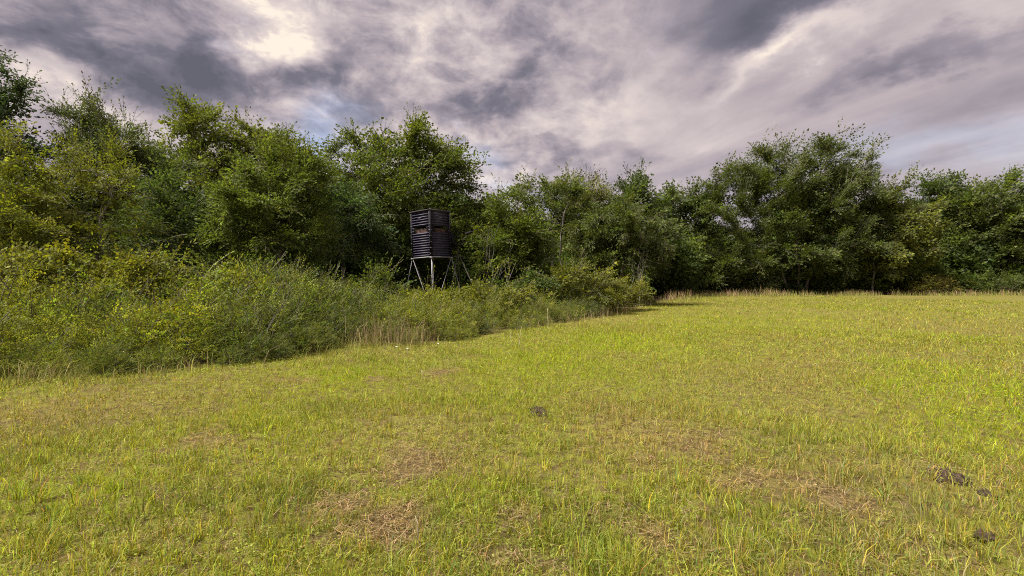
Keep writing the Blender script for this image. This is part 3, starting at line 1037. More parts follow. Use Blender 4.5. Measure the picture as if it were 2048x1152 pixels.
# ------------------------------------------------------------------ low brush along the field
def thicket():
    rng = np.random.default_rng(55)
    # clumps: centre, height, radius
    cl = []
    tries = 0
    while len(cl) < 400 and tries < 14000:
        tries += 1
        px = rng.uniform(-260, 1330)
        d = rng.uniform(6.6, 30) if px > 900 else rng.uniform(6.6, 20)
        x = wx(px, d)
        e = float(edge_depth(x, d))
        if e < 0.12 or e > 9.5:
            continue
        if px > 1150 and e > 3.5:
            continue
        f = min(1.0, 0.26 + e / 2.2)
        left = float(np.interp(px, [0, 350, 600, 740, 800, 930, 980, 1150, 1250, 1330], [1.52, 1.38, 1.25, 1.22, 1.1, 1.08, 1.25, 1.4, 1.2, 0.7]))
        left *= 1 + float(np.interp(px, [560, 840], [1, 0])) * min(0.5, 0.12 * max(0.0, e - 1.8))
        h = left * f * rng.uniform(0.6, 1.2)
        # keep the brush below the blind's feet in view
        r = h * rng.uniform(0.45, 0.65)
        if any((x - c[0]) ** 2 + (d - c[1]) ** 2 < (0.30 * (r + c[3])) ** 2 for c in cl):
            continue
        cl.append((x, d, h, r, px))
    # clump shapes for a unit-high bush, greener and yellower ones
    var = []
    cols = [(0.096, 0.122, 0.028), (0.118, 0.144, 0.026), (0.142, 0.164, 0.026), (0.164, 0.182, 0.028)]
    NV = 3
    for ci in range(4):
        for k in range(NV):
            n = 210
            r = 0.54
            u = unit(rng.normal(0, 1, (n, 3)) + np.array([0, 0, 0.35]))
            u[:, 2] = np.abs(u[:, 2])
            rr = rng.uniform(0.3, 0.95, n) ** 0.6
            p = np.stack([u[:, 0] * r * rr, u[:, 1] * r * rr, np.maximum(0.05, 0.08 + u[:, 2] * 0.76 * rr * rng.uniform(0.55, 1.0, n))], -1)
            dr = u * 0.9 + np.array([0, 0, 0.30]) + rng.normal(0, 0.35, (n, 3))
            sp = 1.3 if k == 2 else 1.0
            kind = ('bush', 'fine', 'spray')[k]
            v, q, c, kk = stamp(rng, TPL[kind], p, dr, rng.uniform(0.12, 0.25, n) * sp, np.array(cols[ci]) * (1.0, 1.08, 0.88)[k], 0.34, 0.6, tip=(1.3, 1.32, 0.9))
            ns = 7
            a = rng.uniform(0, 6.28, ns)
            ps = np.stack([np.cos(a) * 0.35, np.sin(a) * 0.35, rng.uniform(0.35, 0.7, ns)], -1)
            v2, q2, c2, k2 = stamp(rng, TPL['shoot'], ps, np.stack([np.cos(a) * 0.5, np.sin(a) * 0.5, np.ones(ns)], -1) + rng.normal(0, 0.2, (ns, 3)), rng.uniform(0.25, 0.45, ns), cols[ci], 0.2, 1.0, tip=(1.3, 1.32, 0.9))
            q2 = q2 + len(v)
            v, q, c, kk = np.vstack([v, v2]), np.vstack([q, q2]), np.vstack([c, c2]), np.concatenate([kk, k2])
            st = MB()
            for i in range(7):
                a = rng.uniform(0, 6.28)
                e = np.array([math.cos(a) * r * 0.7, math.sin(a) * r * 0.7, rng.uniform(0.5, 0.9)])
                b = np.array([rng.normal(0, 0.1), rng.normal(0, 0.1), -0.05])
                st.tube([b, (b + e) / 2 + rng.normal(0, 0.05, 3), e], [0.010, 0.007, 0.003], 3, cap=False)
            sv, sq = np.concatenate(st.v), np.concatenate(st.f4) + len(v)
            v[:, 2] = np.maximum(v[:, 2], 0.0)
            var.append(make_mesh('brush_clump', np.vstack([v, sv]), [np.vstack([q, sq])], np.vstack([c, np.full((len(sv), 3), 0.1)]), [LEAF, BARK], np.concatenate([kk, np.ones(len(sq), int)])))
    cl = np.array(cl)
    t = np.clip((fbm(cl[:, 0] * 0.4, cl[:, 1] * 0.4, 3, 3) - 0.5) * 3.0 + 0.5 + rng.normal(0, 0.34, len(cl)), 0, 0.999)
    t = np.where(cl[:, 0] < 0, np.clip(t + 0.1, 0, 0.999), t)
    ix = (t * 4).astype(int) * NV + rng.integers(0, NV, len(cl))
    o = scatter_copies('thicket', var, np.stack([cl[:, 0], cl[:, 1], ground_z(cl[:, 0], cl[:, 1])], -1), rng.uniform(0, 6.28, len(cl)), cl[:, 2] * 1.08, ix)
    tag(o, 'low tangled yellow green brush along the left edge of the field', 'brush', kind='stuff')


thicket()


# single shrubs that stand out of the brush
def shrub(name, label, seed, px, d, top, width_px, colour, n=220, size=0.45, tpl='bush', shoots=8, tip=(1.5, 1.45, 0.9), group='shrubs standing out of the brush', bark=BARK, shoot_dir=(0, 0, 1.0), shoot_size=0.9):
    gx = wx(px, d)
    gz = float(ground_z(gx, d))
    h = wz(top, d) - gz
    w = width_px / F * d / 2
    lb = [(0, 0, h * 0.48, w, w * 0.8, h * 0.36), (-w * 0.35, -0.1, h * 0.34, w * 0.7, w * 0.6, h * 0.30), (w * 0.35, 0.1, h * 0.62, w * 0.55, w * 0.5, h * 0.24)]
    rng = np.random.default_rng(seed + 5)
    stems = [stem_line(rng, (rng.normal(0, 0.1), rng.normal(0, 0.1), 0), (rng.normal(0, w * 0.4), rng.normal(0, w * 0.3), h * 0.6), 5, 0.05) for _ in range(3)]
    return make_tree(name, label, 'shrub', group, seed, (gx, d, gz), stems, lb, 70, n, size, tpl, colour, r_base=0.03, bark=bark, shoots=shoots, shoot_size=shoot_size,
                     shoot_dir=shoot_dir, tip=tip, trunk_name='stem', crown_name='foliage')


shrub('leafy_shrub', 'bright yellow green shrub sprawling in front of the blind legs', 101, 880, 16.5, 575, 130, (0.130, 0.150, 0.020), 300, 0.5, shoots=8)
shrub('arching_shrub', 'shrub with long arching leafy shoots below the hunting tripod', 102, 985, 17.0, 560, 110, (0.120, 0.140, 0.022), 240, 0.5, shoots=10, shoot_dir=(0.6, 0, 0.8), shoot_size=1.2)
shrub('round_shrub', 'rounded light green shrub at the tip of the brush by the mown grass', 103, 1140, 21, 525, 150, (0.105, 0.125, 0.020), 420, 0.6, shoots=12, shoot_dir=(0.5, 0, 0.8), shoot_size=1.0)
shrub('low_shrub', 'low yellow green shrub farthest right in the brush strip', 104, 1235, 23, 560, 110, (0.118, 0.132, 0.020), 300, 0.5, shoots=5)
shrub('pinnate_shrub', 'shrub with fern like bright green compound leaves among the left brush', 105, 430, 12.2, 500, 190, (0.150, 0.205, 0.024), 170, 0.8, 'pinnate', 0, tip=(1.2, 1.25, 0.9))
shrub('leafy_shrub', 'green shrub rising left of the blind legs from the brush', 106, 745, 16.5, 540, 110, (0.082, 0.112, 0.022), 260, 0.5, shoots=8, shoot_dir=(0.5, 0, 0.9))
shrub('twiggy_shrub', 'shrub with spindly upright shoots under the light green young tree', 107, 620, 15.5, 535, 110, (0.074, 0.096, 0.024), 150, 0.45, shoots=16, shoot_dir=(-0.1, 0, 1.0), shoot_size=1.0)
shrub('leafy_shrub', 'dense olive shrub tallest in the brush at the left edge of the photo', 108, 40, 10.5, 490, 240, (0.122, 0.138, 0.022), 420, 0.5, shoots=8)
shrub('leafy_shrub', 'olive yellow shrub under the right side of the yellow green tree', 109, 250, 11.5, 505, 170, (0.124, 0.140, 0.022), 360, 0.5, shoots=8)
shrub('low_shrub', 'small yellowish shrub at the dark foot of the right hand trees', 110, 1862, 44.5, 560, 70, (0.110, 0.110, 0.026), 160, 0.8, shoots=0)
shrub('low_shrub', 'green shrub at the tree foot near the right edge of the photo', 111, 2010, 44.5, 545, 80, (0.070, 0.100, 0.024), 180, 0.8, shoots=0)
shrub('dark_shrub', 'dark green shrub right of the tripod below the bright young tree', 112, 1045, 20, 545, 110, (0.060, 0.092, 0.024), 300, 0.55, shoots=6)


def bare_shrub(label, seed, px, d, top, n, lean, colour):
    rng = np.random.default_rng(seed)
    gx = wx(px, d)
    gz = float(ground_z(gx, d))
    t = thing('dead_shrub', (gx, d, gz), label, 'dead shrub')
    h = wz(top, d) - gz
    m1, m2 = MB(), MB()
    for i in range(n):
        b = np.array([rng.normal(0, 0.15), rng.normal(0, 0.15), -0.05])
        e = np.array([rng.normal(lean, 0.55), rng.normal(0, 0.3), h * rng.uniform(0.7, 1.0)])
        p = stem_line(rng, b, e, 7, 0.07)
        m1.tube(p, np.linspace(0.02, 0.006, 7), 4, cap=False)
        for j in range(9):
            k = rng.integers(2, 6)
            e2 = p[k] + unit(rng.normal(0, 0.6, 3) + np.array([lean * 0.5, 0, 0.5])) * rng.uniform(0.3, 0.9)
            m2.tube(stem_line(rng, p[k], e2, 4, 0.03), np.linspace(0.008, 0.003, 4), 3, cap=False)
    m1.build('stem', colour, t, True)
    m2.build('twigs', colour, t, True)


bare_shrub('leafless grey brown shrub with bare twigs just right of the hunting tripod', 121, 965, 21.5, 440, 5, 0.3, BARK)
bare_shrub('bare dead branches under the drooping round topped tree', 122, 1270, 25.5, 480, 4, 0.2, PALE_BARK)

# ------------------------------------------------------------------ hunting blind
def hunting_blind():
    D = 20.0
    x0 = wx(862, D)
    t = thing('hunting_blind', (x0, D + 0.84, float(ground_z(x0, D + 0.84))),
              'black ribbed box hunting blind raised on splayed grey steel legs', 'hunting blind')
    S, H = 1.20, 2.0
    zb = 2.50
    h = S / 2
    M = np.array([[math.cos(R(36)), -math.sin(R(36)), 0], [math.sin(R(36)), math.cos(R(36)), 0], [0, 0, 1]])
    # local box axes: faces -Y (seen left) and +X (seen right); the near corner is (+h,-h)
    a = R(-45 + 8)
    M = np.array([[math.cos(a), -math.sin(a), 0], [math.sin(a), math.cos(a), 0], [0, 0, 1]])
    tilt = R(-2.2)
    T = np.array([[math.cos(tilt), 0, math.sin(tilt)], [0, 1, 0], [-math.sin(tilt), 0, math.cos(tilt)]])
    W = T @ M

    def xf(p):
        return np.asarray(p, float) @ W.T

    # the near corner after rotation points to -Y: pick the frame so that face A looks left, face B right
    pitch = H / 18.35
    win0, win1 = zb + pitch * 9.6, zb + pitch * 12.1

    def ribs(z0, z1, u0, u1, face):
        n = max(1, int(round((z1 - z0) / pitch)))
        p = (z1 - z0) / n
        prof = []
        for i in range(n):
            b = z0 + i * p
            prof += [(b, -0.046), (b + p * 0.50, -0.048), (b + p * 0.54, 0.020), (b + p * 0.62, 0.018)]
        prof.append((z1, -0.046))
        return prof

    def panel(face, z0, z1, u0, u1, m):
        prof = ribs(z0, z1, u0, u1, face)
        v = []
        for (z, o) in prof:
            for u in (u0, u1):
                v.append((u, -(h + o), z))
        v = np.array(v, float)
        back = v.copy()
        back[:, 1] = -(h - 0.055)
        n = len(prof)
        f = [(2 * i, 2 * i + 1, 2 * i + 3, 2 * i + 2) for i in range(n - 1)]
        f += [(2 * n + 2 * i + 1, 2 * n + 2 * i, 2 * n + 2 * i + 2, 2 * n + 2 * i + 3) for i in range(n - 1)]
        for i in range(n - 1):
            f.append((2 * n + 2 * i, 2 * i, 2 * i + 2, 2 * n + 2 * i + 2))
            f.append((2 * i + 1, 2 * n + 2 * i + 1, 2 * n + 2 * i + 3, 2 * i + 3))
        f.append((2 * n, 2 * n + 1, 1, 0))
        f.append((2 * n - 2, 2 * n - 1, 4 * n - 1, 4 * n - 2))
        m.add(xf(np.vstack([v, back]) @ face.T), f)

    def rot(k):
        c, s = round(math.cos(k * math.pi / 2)), round(math.sin(k * math.pi / 2))
        return np.array([[c, -s, 0], [s, c, 0], [0, 0, 1]], float)

    e = h - 0.035
    for k in range(4):
        Fm = rot(k)
        w = link('wall', None, t)
        for nm, z0, z1, u0, u1 in (('lower_panel', zb, win0, -e, e), ('upper_panel', win1, zb + H - 0.02, -e, e)):
            m = MB()
            panel(Fm, z0, z1, u0, u1, m)
            m.build(nm, PANEL, w)
        for sgn in (-1, 1):     # short ribbed jambs either side of the opening
            m = MB()
            ua, ub = sorted((sgn * e, sgn * (e - 0.10)))
            panel(Fm, win0 + 0.002, win1 - 0.002, ua, ub, m)
            m.build('window_jamb', PANEL, w)
        m = MB()
        n = 14
        us = np.linspace(-e + 0.11, e - 0.12, n)
        zz = np.linspace(win0 - 0.05, win1 - 0.085, 4)
        v = np.array([(u, -(h - 0.075 + 0.018 * math.sin(u * 31 + z * 4)), z - (0.05 * (u / e) ** 2 if z > win0 + 0.05 else 0)) for z in zz for u in us])
        f = [(r * n + c, r * n + c + 1, (r + 1) * n + c + 1, (r + 1) * n + c) for r in range(3) for c in range(n - 1)]
        m.add(xf(v @ Fm.T), f)
        m.build('curtain', CURTAIN, w, True)
        for sgn in (-1, 1):
            m = MB()
            for zz in (win0 + 0.07, win0 + 0.17):
                m.box((-0.055 + sgn * (e - 0.16), -(h + 0.022), zz - 0.012), (0.055 + sgn * (e - 0.16), -(h - 0.02), zz + 0.012))
                m.v[-1] = xf(m.v[-1] @ Fm.T)
            m.box((-0.012 + sgn * (e - 0.15), -(h + 0.019), win0 + 0.02), (0.012 + sgn * (e - 0.15), -(h - 0.018), win1 - 0.03))
            m.v[-1] = xf(m.v[-1] @ Fm.T)
            m.build('window_latch', TRIM, w)
        m = MB()
        m.box((-0.08, -(h + 0.030), zb + H - pitch * 2.95), (0.08, -(h + 0.010), zb + H - pitch * 2.80))
        m.v[-1] = xf(m.v[-1] @ Fm.T)
        m.build('name_plate', STEEL, w)
    # corner posts with bolts
    for sx, sy in ((1, -1), (1, 1), (-1, 1), (-1, -1)):
        m = MB()
        c = np.array([sx * h, sy * h, 0])
        m.box((-0.045, -0.045, zb - 0.02), (0.045, 0.045, zb + H + 0.005))
        m.v[-1] = xf(m.v[-1] + c - np.array([sx * 0.022, sy * 0.022, 0]))
        p = m.build('corner_post', TRIM, t)
        m = MB()
        for i in range(8):
            z = zb + 0.12 + i * 0.25
            for ax in (0, 1):
                q = np.array([sx * (h + 0.012), sy * (h + 0.012), z])
                q[ax] += (sx, sy)[ax] * 0.012
                q[1 - ax] -= (sx, sy)[1 - ax] * 0.03
                m.box((-0.012, -0.012, -0.012), (0.012, 0.012, 0.012))
                m.v[-1] = xf(m.v[-1] + q)
        tag(m.build('bolts', BOLT, p), kind='stuff')
    # roof: low pyramid with a drip edge
    m = MB()
    r, zt = h + 0.045, zb + H
    ring0 = [(-r, -r, zt - 0.03), (r, -r, zt - 0.03), (r, r, zt - 0.03), (-r, r, zt - 0.03)]
    ring1 = [(-r, -r, zt + 0.012), (r, -r, zt + 0.012), (r, r, zt + 0.012), (-r, r, zt + 0.012)]
    v = xf(np.array(ring0 + ring1 + [(0, 0, zt + 0.15)]))
    m.add(v, [(0, 1, 5, 4), (1, 2, 6, 5), (2, 3, 7, 6), (3, 0, 4, 7), (3, 2, 1, 0)], [(4, 5, 8), (5, 6, 8), (6, 7, 8), (7, 4, 8)])
    rf = m.build('roof', ROOFM, t)
    m = MB()
    m.tube(xf([(0, 0, zt + 0.13), (0, 0, zt + 0.18)]), [0.05, 0.03], 8)
    m.build('roof_cap', ROOFM, rf)
    m = MB()
    m.box((-h + 0.02, -h + 0.02, zb - 0.05), (h - 0.02, h - 0.02, zb - 0.003))
    m.v[-1] = xf(m.v[-1])
    m.build('floor', PLY, t)
    m = MB()
    for k in range(4):
        m.box((-h, -(h + 0.012), zb - 0.045), (h, -(h - 0.018), zb - 0.004))
        m.v[-1] = xf(m.v[-1] @ rot(k).T)
    m.build('base_frame', STEEL, t)
    # splayed legs at each corner and a diagonal brace across each side
    feet = {}
    for i, (sx, sy) in enumerate(((1, -1), (1, 1), (-1, 1), (-1, -1))):
        top = xf((sx * h, sy * h, zb - 0.02))
        foot = xf((sx * (h + 0.42), sy * (h + 0.42), 0))
        foot[2] = -0.05
        feet[i] = (top, foot)
        m = MB()
        m.tube([top, foot], 0.017, 8)
        lg = m.build('leg', STEEL, t, True)
        m = MB()
        m.box((-0.06, -0.06, -0.07), (0.06, 0.06, 0.0), off=top)
        m.build('leg_socket', STEEL, lg)
    for i, j in ((1, 0), (1, 2), (3, 0), (3, 2)):
        top, foot = feet[i][0], feet[j][1]
        m = MB()
        m.tube([top, top + (foot - top) * 0.9], 0.014, 6)
        m.build('brace', STEEL, t, True)
    return t


hunting_blind()


def tripod_stand():
    D = 21.2
    xc = wx(912, D)
    z0 = float(ground_z(xc, D))
    t = thing('tripod_stand', (xc, D, z0), 'dark tripod hunting stand with black seat and padded rail right behind the blind', 'tripod stand')

    def p(px, py, dy=0.0):
        px = px + 5
        return np.array([wx(px, D + dy) - xc, dy, wz(py, D + dy) - z0])
    apex = p(911, 506)
    # legs
    for (px, py, dy) in ((950, 590, -0.7), (893, 600, -0.9), (915, 585, 0.9)):
        f = p(px, py, dy)
        f = apex + (f - apex) * ((apex[2] + 0.05) / (apex[2] - f[2]))
        m = MB()
        m.tube([apex, f], 0.022, 8)
        m.build('leg', RUST, t, True)
    m = MB()
    zr = p(911, 513)[2]
    m.tube([np.array([0.30 * math.cos(a), 0.30 * math.sin(a), zr]) + apex * np.array([1, 1, 0]) for a in np.linspace(0, 2 * math.pi, 17)], 0.016, 6, False)
    m.build('foot_ring', RUST, t, True)
    m = MB()
    m.tube([apex, p(911, 492)], 0.03, 8)
    m.build('swivel_post', RUST, t, True)
    # seat
    m = MB()
    a, b = p(904, 493), p(923, 489)
    u = unit(b - a)
    side = np.array([0, 0.22, 0])
    up = np.array([0, 0, 0.03])
    v = [a - side, b - side, b + side, a + side]
    m.add([q - up for q in v] + [q + up for q in v], [(3, 2, 1, 0), (4, 5, 6, 7), (0, 1, 5, 4), (1, 2, 6, 5), (2, 3, 7, 6), (3, 0, 4, 7)])
    m.build('seat', BLACK, t)
    # backrest, a tall curved pad
    m = MB()
    pts = [p(905, 492), p(902.5, 484), p(900.5, 475), p(899, 467), p(896.5, 464.5)]
    V, n = [], 7
    for i, q in enumerate(pts):
        for s in np.linspace(-1, 1, n):
            wdt = 0.27 if i < 4 else 0.22
            V.append(q + np.array([0.05 * s * s, s * wdt, 0]))
    V = np.array(V)
    back = V + np.array([-0.10, 0, 0.01])
    k = len(V)
    f = [(r * n + c, r * n + c + 1, (r + 1) * n + c + 1, (r + 1) * n + c) for r in range(len(pts) - 1) for c in range(n - 1)]
    f2 = [tuple(k + q for q in reversed(g)) for g in f]
    rim = [r * n for r in range(len(pts))] + [(len(pts) - 1) * n + c for c in range(1, n)] + [r * n + n - 1 for r in range(len(pts) - 2, -1, -1)] + [c for c in range(n - 2, 0, -1)]
    f3 = [(rim[i], rim[(i + 1) % len(rim)], k + rim[(i + 1) % len(rim)], k + rim[i]) for i in range(len(rim))]
    m.add(np.vstack([V, back]), f + f2 + f3)
    m.build('backrest', BLACK, t, True)
    for s in (-1, 1):
        m = MB()
        q = np.array([0, s * 0.25, 0])
        m.tube([p(906, 493) + q, p(922.5, 489.5) + q, p(922.8, 486) + q, p(921, 481.5) + q, p(917, 479.5) + q], 0.012, 6)
        m.build('armrest', BLACK, t, True)
    m = MB()
    m.tube([p(915, 494), p(921, 478, -0.3), p(930, 472, -0.35), p(940, 465.5, -0.3), p(942, 463.5, 0.0), p(938, 464, 0.3)], 0.011, 6)
    rl = m.build('shooting_rail', RUST, t, True)
    m = MB()
    m.tube([p(925, 469.5, -0.36), p(928, 467.5, -0.36), p(937, 464.5, -0.33), p(940.5, 463.5, -0.3)], [0.030, 0.052, 0.050, 0.032], 8)
    m.build('rail_padding', BLACK, rl, True)


tripod_stand()

# ------------------------------------------------------------------ grass of the field
def blade_mesh(rng, x, y, h, w, lean, col, segs=2, z_off=0.0, b=None):
    """curved tapering blades; segs=2 gives two quads, segs=1 one triangle"""
    n = len(x)
    z = ground_z(x, y) + z_off
    a = rng.uniform(0, 2 * np.pi, n)
    s = np.stack([np.cos(a), np.sin(a), np.zeros(n)], -1) * (w / 2)[:, None]
    if b is None:
        b = rng.uniform(0, 2 * np.pi, n)
    ld = np.stack([np.cos(b), np.sin(b), np.zeros(n)], -1)
    p0 = np.stack([x, y, z - 0.01], -1)
    lean = np.broadcast_to(lean, (n,))
    tip = p0 + ld * (h * lean)[:, None] + UP * (h * np.sqrt(np.clip(1 - lean ** 2 * 0.6, 0.1, 1)))[:, None]
    if segs == 1:
        V = np.stack([p0 - s, p0 + s, tip], 1).reshape(-1, 3)
        Fc = np.arange(n * 3).reshape(-1, 3)
        return V, Fc, np.repeat(col, 3, 0)
    mid = p0 + ld * (h * lean * 0.30)[:, None] + UP * (h * 0.58)[:, None]
    V = np.stack([p0 - s, p0 + s, mid + s * 0.8, mid - s * 0.8, tip + s * 0.12, tip - s * 0.12], 1).reshape(-1, 3)
    i = np.arange(n)[:, None] * 6
    Fc = np.concatenate([i + np.array([[0, 1, 2, 3]]), i + np.array([[3, 2, 4, 5]])])
    return V, Fc, np.repeat(col, 6, 0)


def scatter(rng, n, d0, d1, power, half=57):
    """points in a wide sector before the camera, thinning with distance"""
    u = rng.random(n)
    k = 2 - power
    r = (d0 ** k + u * (d1 ** k - d0 ** k)) ** (1 / k) if abs(k) > 1e-6 else d0 * (d1 / d0) ** u
    a = rng.uniform(-R(half), R(half), n)
    return r * np.sin(a), r * np.cos(a)


def grass():
    rng = np.random.default_rng(202)
    V4, F4, C4, V3, F3, C3 = [], [], [], [], [], []

    def layer(n, d0, d1, power, hmin, hmax, wmin, wmax, segs, widen):
        per = 9 if segs == 2 else 5
        tx, ty = scatter(rng, n // per, d0, d1, power)
        th = np.repeat(rng.uniform(0.65, 1.45, len(tx)), per)        # tufts: a few blades spreading from one crown
        tc = np.repeat(np.exp(rng.normal(0, 0.22, len(tx))), per)
        spread = 0.018 * (1 if segs == 2 else np.clip(np.repeat(np.hypot(tx, ty), per) / 7, 1, 4))
        ox, oy = rng.normal(0, 1, len(th)) * spread, rng.normal(0, 1, len(th)) * spread
        x, y = np.repeat(tx, per) + ox, np.repeat(ty, per) + oy
        ang = np.arctan2(oy, ox) + rng.normal(0, 0.5, len(x))
        e = edge_depth(x, y)
        keep = e < rng.uniform(-0.1, 0.7, len(x))
        x, y, th, tc, ang = x[keep], y[keep], th[keep], tc[keep], ang[keep]
        c, st = field_colour(x, y)
        c = c * tc[:, None]
        keep = rng.random(len(x)) > st['bare'] * 0.58
        x, y, c, th, ang = x[keep], y[keep], c[keep], th[keep], ang[keep]
        st = {k: q[keep] for k, q in st.items()}
        m = len(x)
        tuft = fbm(x * 3.2, y * 3.2, 19, 3)
        h = th * rng.uniform(hmin, hmax, m) * (0.55 + 0.9 * tuft) * (1 + 0.55 * st['deep'] + 0.25 * st['lush'] - 0.35 * st['bare'])
        w = rng.uniform(wmin, wmax, m)
        if widen:
            w = w * np.clip(np.hypot(x, y) / widen, 1, 6)
        lean = np.clip(np.abs(rng.normal(0.50, 0.30, m)) + st['bare'] * 0.3, 0.02, 1.15)
        dead = rng.random(m) < 0.10 + 0.26 * st['dry'] + 0.45 * st['bare']
        c = np.where(dead[:, None], np.array([0.36, 0.28, 0.135]) * rng.uniform(0.6, 1.2, (m, 1)), c * np.exp(rng.normal(0, 0.27, (m, 1))))
        hue = rng.normal(0, 0.16, (m, 1))
        c = np.clip(c * np.concatenate([1 + hue, np.ones_like(hue), 1 - hue], 1), 0.005, 0.6)
        v, f, cc = blade_mesh(rng, x, y, h, w, lean, c, segs, b=ang)
        if segs == 2:
            F4.append(f + sum(len(q) for q in V4)); V4.append(v); C4.append(cc)
        else:
            F3.append(f + sum(len(q) for q in V3)); V3.append(v); C3.append(cc)

    layer(105000, 1.5, 6.4, 1.5, 0.035, 0.105, 0.003, 0.0062, 2, 0)
    layer(210000, 5.5, 17, 1.4, 0.035, 0.09, 0.005, 0.009, 1, 7.0)
    layer(180000, 14, 48, 1.2, 0.045, 0.10, 0.010, 0.018, 1, 16.0)
    # small broad leaves of clover and other herbs low in the sward
    n = 70000
    x, y = scatter(rng, n, 1.6, 18, 1.5)
    keep = (edge_depth(x, y) < 0.3) & (fbm(x * 1.3, y * 1.3, 133, 3) > 0.42)
    x, y = x[keep], y[keep]
    m = len(x)
    c, st = field_colour(x, y)
    c = c * np.array([0.86, 0.95, 1.0]) * np.exp(rng.normal(0, 0.22, (m, 1)))
    z = ground_z(x, y) + rng.uniform(0.012, 0.06, m)
    L = rng.uniform(0.010, 0.024, m) * np.clip(np.hypot(x, y) / 6, 1, 2.2)
    a = rng.uniform(0, 6.28, m)
    d = np.stack([np.cos(a), np.sin(a), rng.uniform(-0.3, 0.5, m)], -1)
    s = np.stack([-np.sin(a), np.cos(a), rng.normal(0, 0.3, m)], -1)
    p = np.stack([x, y, z], -1)
    q = np.stack([p, p + d * L[:, None] * 0.5 + s * L[:, None] * 0.35, p + d * L[:, None], p + d * L[:, None] * 0.5 - s * L[:, None] * 0.35], 1).reshape(-1, 3)
    F4.append(np.arange(m * 4).reshape(-1, 4) + sum(len(k) for k in V4)); V4.append(q); C4.append(np.repeat(c, 4, 0))
    # fallen straw
    n = 44000
    x, y = scatter(rng, n, 1.6, 15, 1.5)
    _, st = field_colour(x, y)
    keep = (edge_depth(x, y) < 0.3) & (rng.random(n) < 0.12 + st['bare'] + 0.3 * st['dry'])
    x, y = x[keep], y[keep]
    m = len(x)
    a = rng.uniform(0, 6.28, m)
    L = rng.uniform(0.03, 0.12, m)
    d = np.stack([np.cos(a), np.sin(a), rng.uniform(-0.05, 0.25, m)], -1) * L[:, None]
    s = np.stack([-np.sin(a), np.cos(a), np.zeros(m)], -1) * 0.0018
    p = np.stack([x, y, ground_z(x, y) + rng.uniform(0.01, 0.045, m)], -1)
    bend = np.stack([-np.sin(a), np.cos(a), np.full(m, 0.2)], -1) * (rng.normal(0, 0.12, m) * L)[:, None]
    q = np.stack([p - s, p + s, p + d * 0.5 + bend + s, p + d * 0.5 + bend - s, p + d + s * 0.4, p + d - s * 0.4], 1).reshape(-1, 3)
    i = np.arange(m)[:, None] * 6 + sum(len(k) for k in V4)
    F4.append(np.concatenate([i + np.array([[0, 1, 2, 3]]), i + np.array([[3, 2, 4, 5]])]))
    V4.append(q)
    C4.append(np.repeat(np.array([0.40, 0.285, 0.175]) * rng.uniform(0.45, 1.3, (m, 1)), 6, 0))
    v4, v3 = np.concatenate(V4), np.concatenate(V3)
    me = make_mesh('grass', np.vstack([v4, v3]), [np.concatenate(F4), np.concatenate(F3) + len(v4)], np.vstack([np.concatenate(C4), np.concatenate(C3)]), [BLADE])
    tag(link('grass', me), 'short yellow green pasture grass with dry thatch across the field', 'grass', kind='stuff')


grass()


def tall_grass():
    """unmown stems between field and brush"""
    rng = np.random.default_rng(303)
    V, Fc, C, S3 = [], [], [], []
    tot = 0

    def band(n, xa, xb, e0, e1, hmin, hmax, w, lean, col, vary=0.25, d0=0, d1=99):
        nonlocal tot
        px = rng.uniform(xa, xb, n)
        # walk along the field edge
        s = np.interp(px, [a for a, _ in EDGE] + [2300], list(EDGE_XY[:len(EDGE), 0]) + [60.0])
        y = np.interp(s, EDGE_XY[:, 0], EDGE_XY[:, 1])
        e = rng.uniform(e0, e1, n)
        y = y + e
        x = s + rng.normal(0, 0.3, n)
        cl = fbm(x * 0.9, y * 0.9, 404, 3)
        keep = cl > rng.uniform(0.36, 0.60, n)
        x, y = x[keep], y[keep]
        m = len(x)
        h = rng.uniform(hmin, hmax, m) * (0.35 + 1.3 * fbm(x * 0.35, y * 0.6, 505, 3))
        c = np.array(col)[rng.integers(0, len(col), m)] * np.exp(rng.normal(0, vary, (m, 1)))
        wd = w * np.clip(np.hypot(x, y) / 9, 1, 4)
        v, f, cc = blade_mesh(rng, x, y, h, np.broadcast_to(wd, (m,)), np.clip(np.abs(rng.normal(lean, 0.2, m)), 0.02, 1.0), np.clip(c, 0.01, 0.7), 2)
        Fc.append(f + tot); V.append(v); C.append(cc)
        tot += len(v)

    green = [(0.175, 0.190, 0.040), (0.14, 0.17, 0.040), (0.24, 0.22, 0.07)]
    straw = [(0.34, 0.25, 0.16), (0.26, 0.18, 0.125), (0.40, 0.31, 0.19)]
    pink = [(0.33, 0.20, 0.14), (0.38, 0.25, 0.17), (0.26, 0.15, 0.105)]
    band(2600, -400, 620, -0.8, 0.2, 0.10, 0.40, 0.007, 0.75, green)
    band(700, -400, 620, -0.5, 0.3, 0.15, 0.45, 0.004, 0.5, straw)
    band(1800, 560, 1340, -0.6, 0.6, 0.10, 0.32, 0.006, 0.5, green)
    band(700, 730, 890, -0.2, 0.6, 0.25, 0.60, 0.004, 0.25, straw)
    band(900, 960, 1340, -0.3, 0.8, 0.25, 0.60, 0.004, 0.25, straw)
    band(2400, 1340, 1620, -1.5, 2.0, 0.25, 0.75, 0.0045, 0.25, pink + straw + green)
    band(4200, 1560, 2300, -1.2, 1.6, 0.22, 0.65, 0.0045, 0.2, straw + pink + green)
    band(6000, 1340, 2300, -3.5, 0.8, 0.15, 0.45, 0.006, 0.3, green)
    me = make_mesh('tall_grass', np.concatenate(V), [np.concatenate(Fc)], np.concatenate(C), [STRAW])
    tag(link('tall_grass', me), 'unmown straw coloured tall grass along the foot of brush and trees', 'tall grass', kind='stuff')


tall_grass()

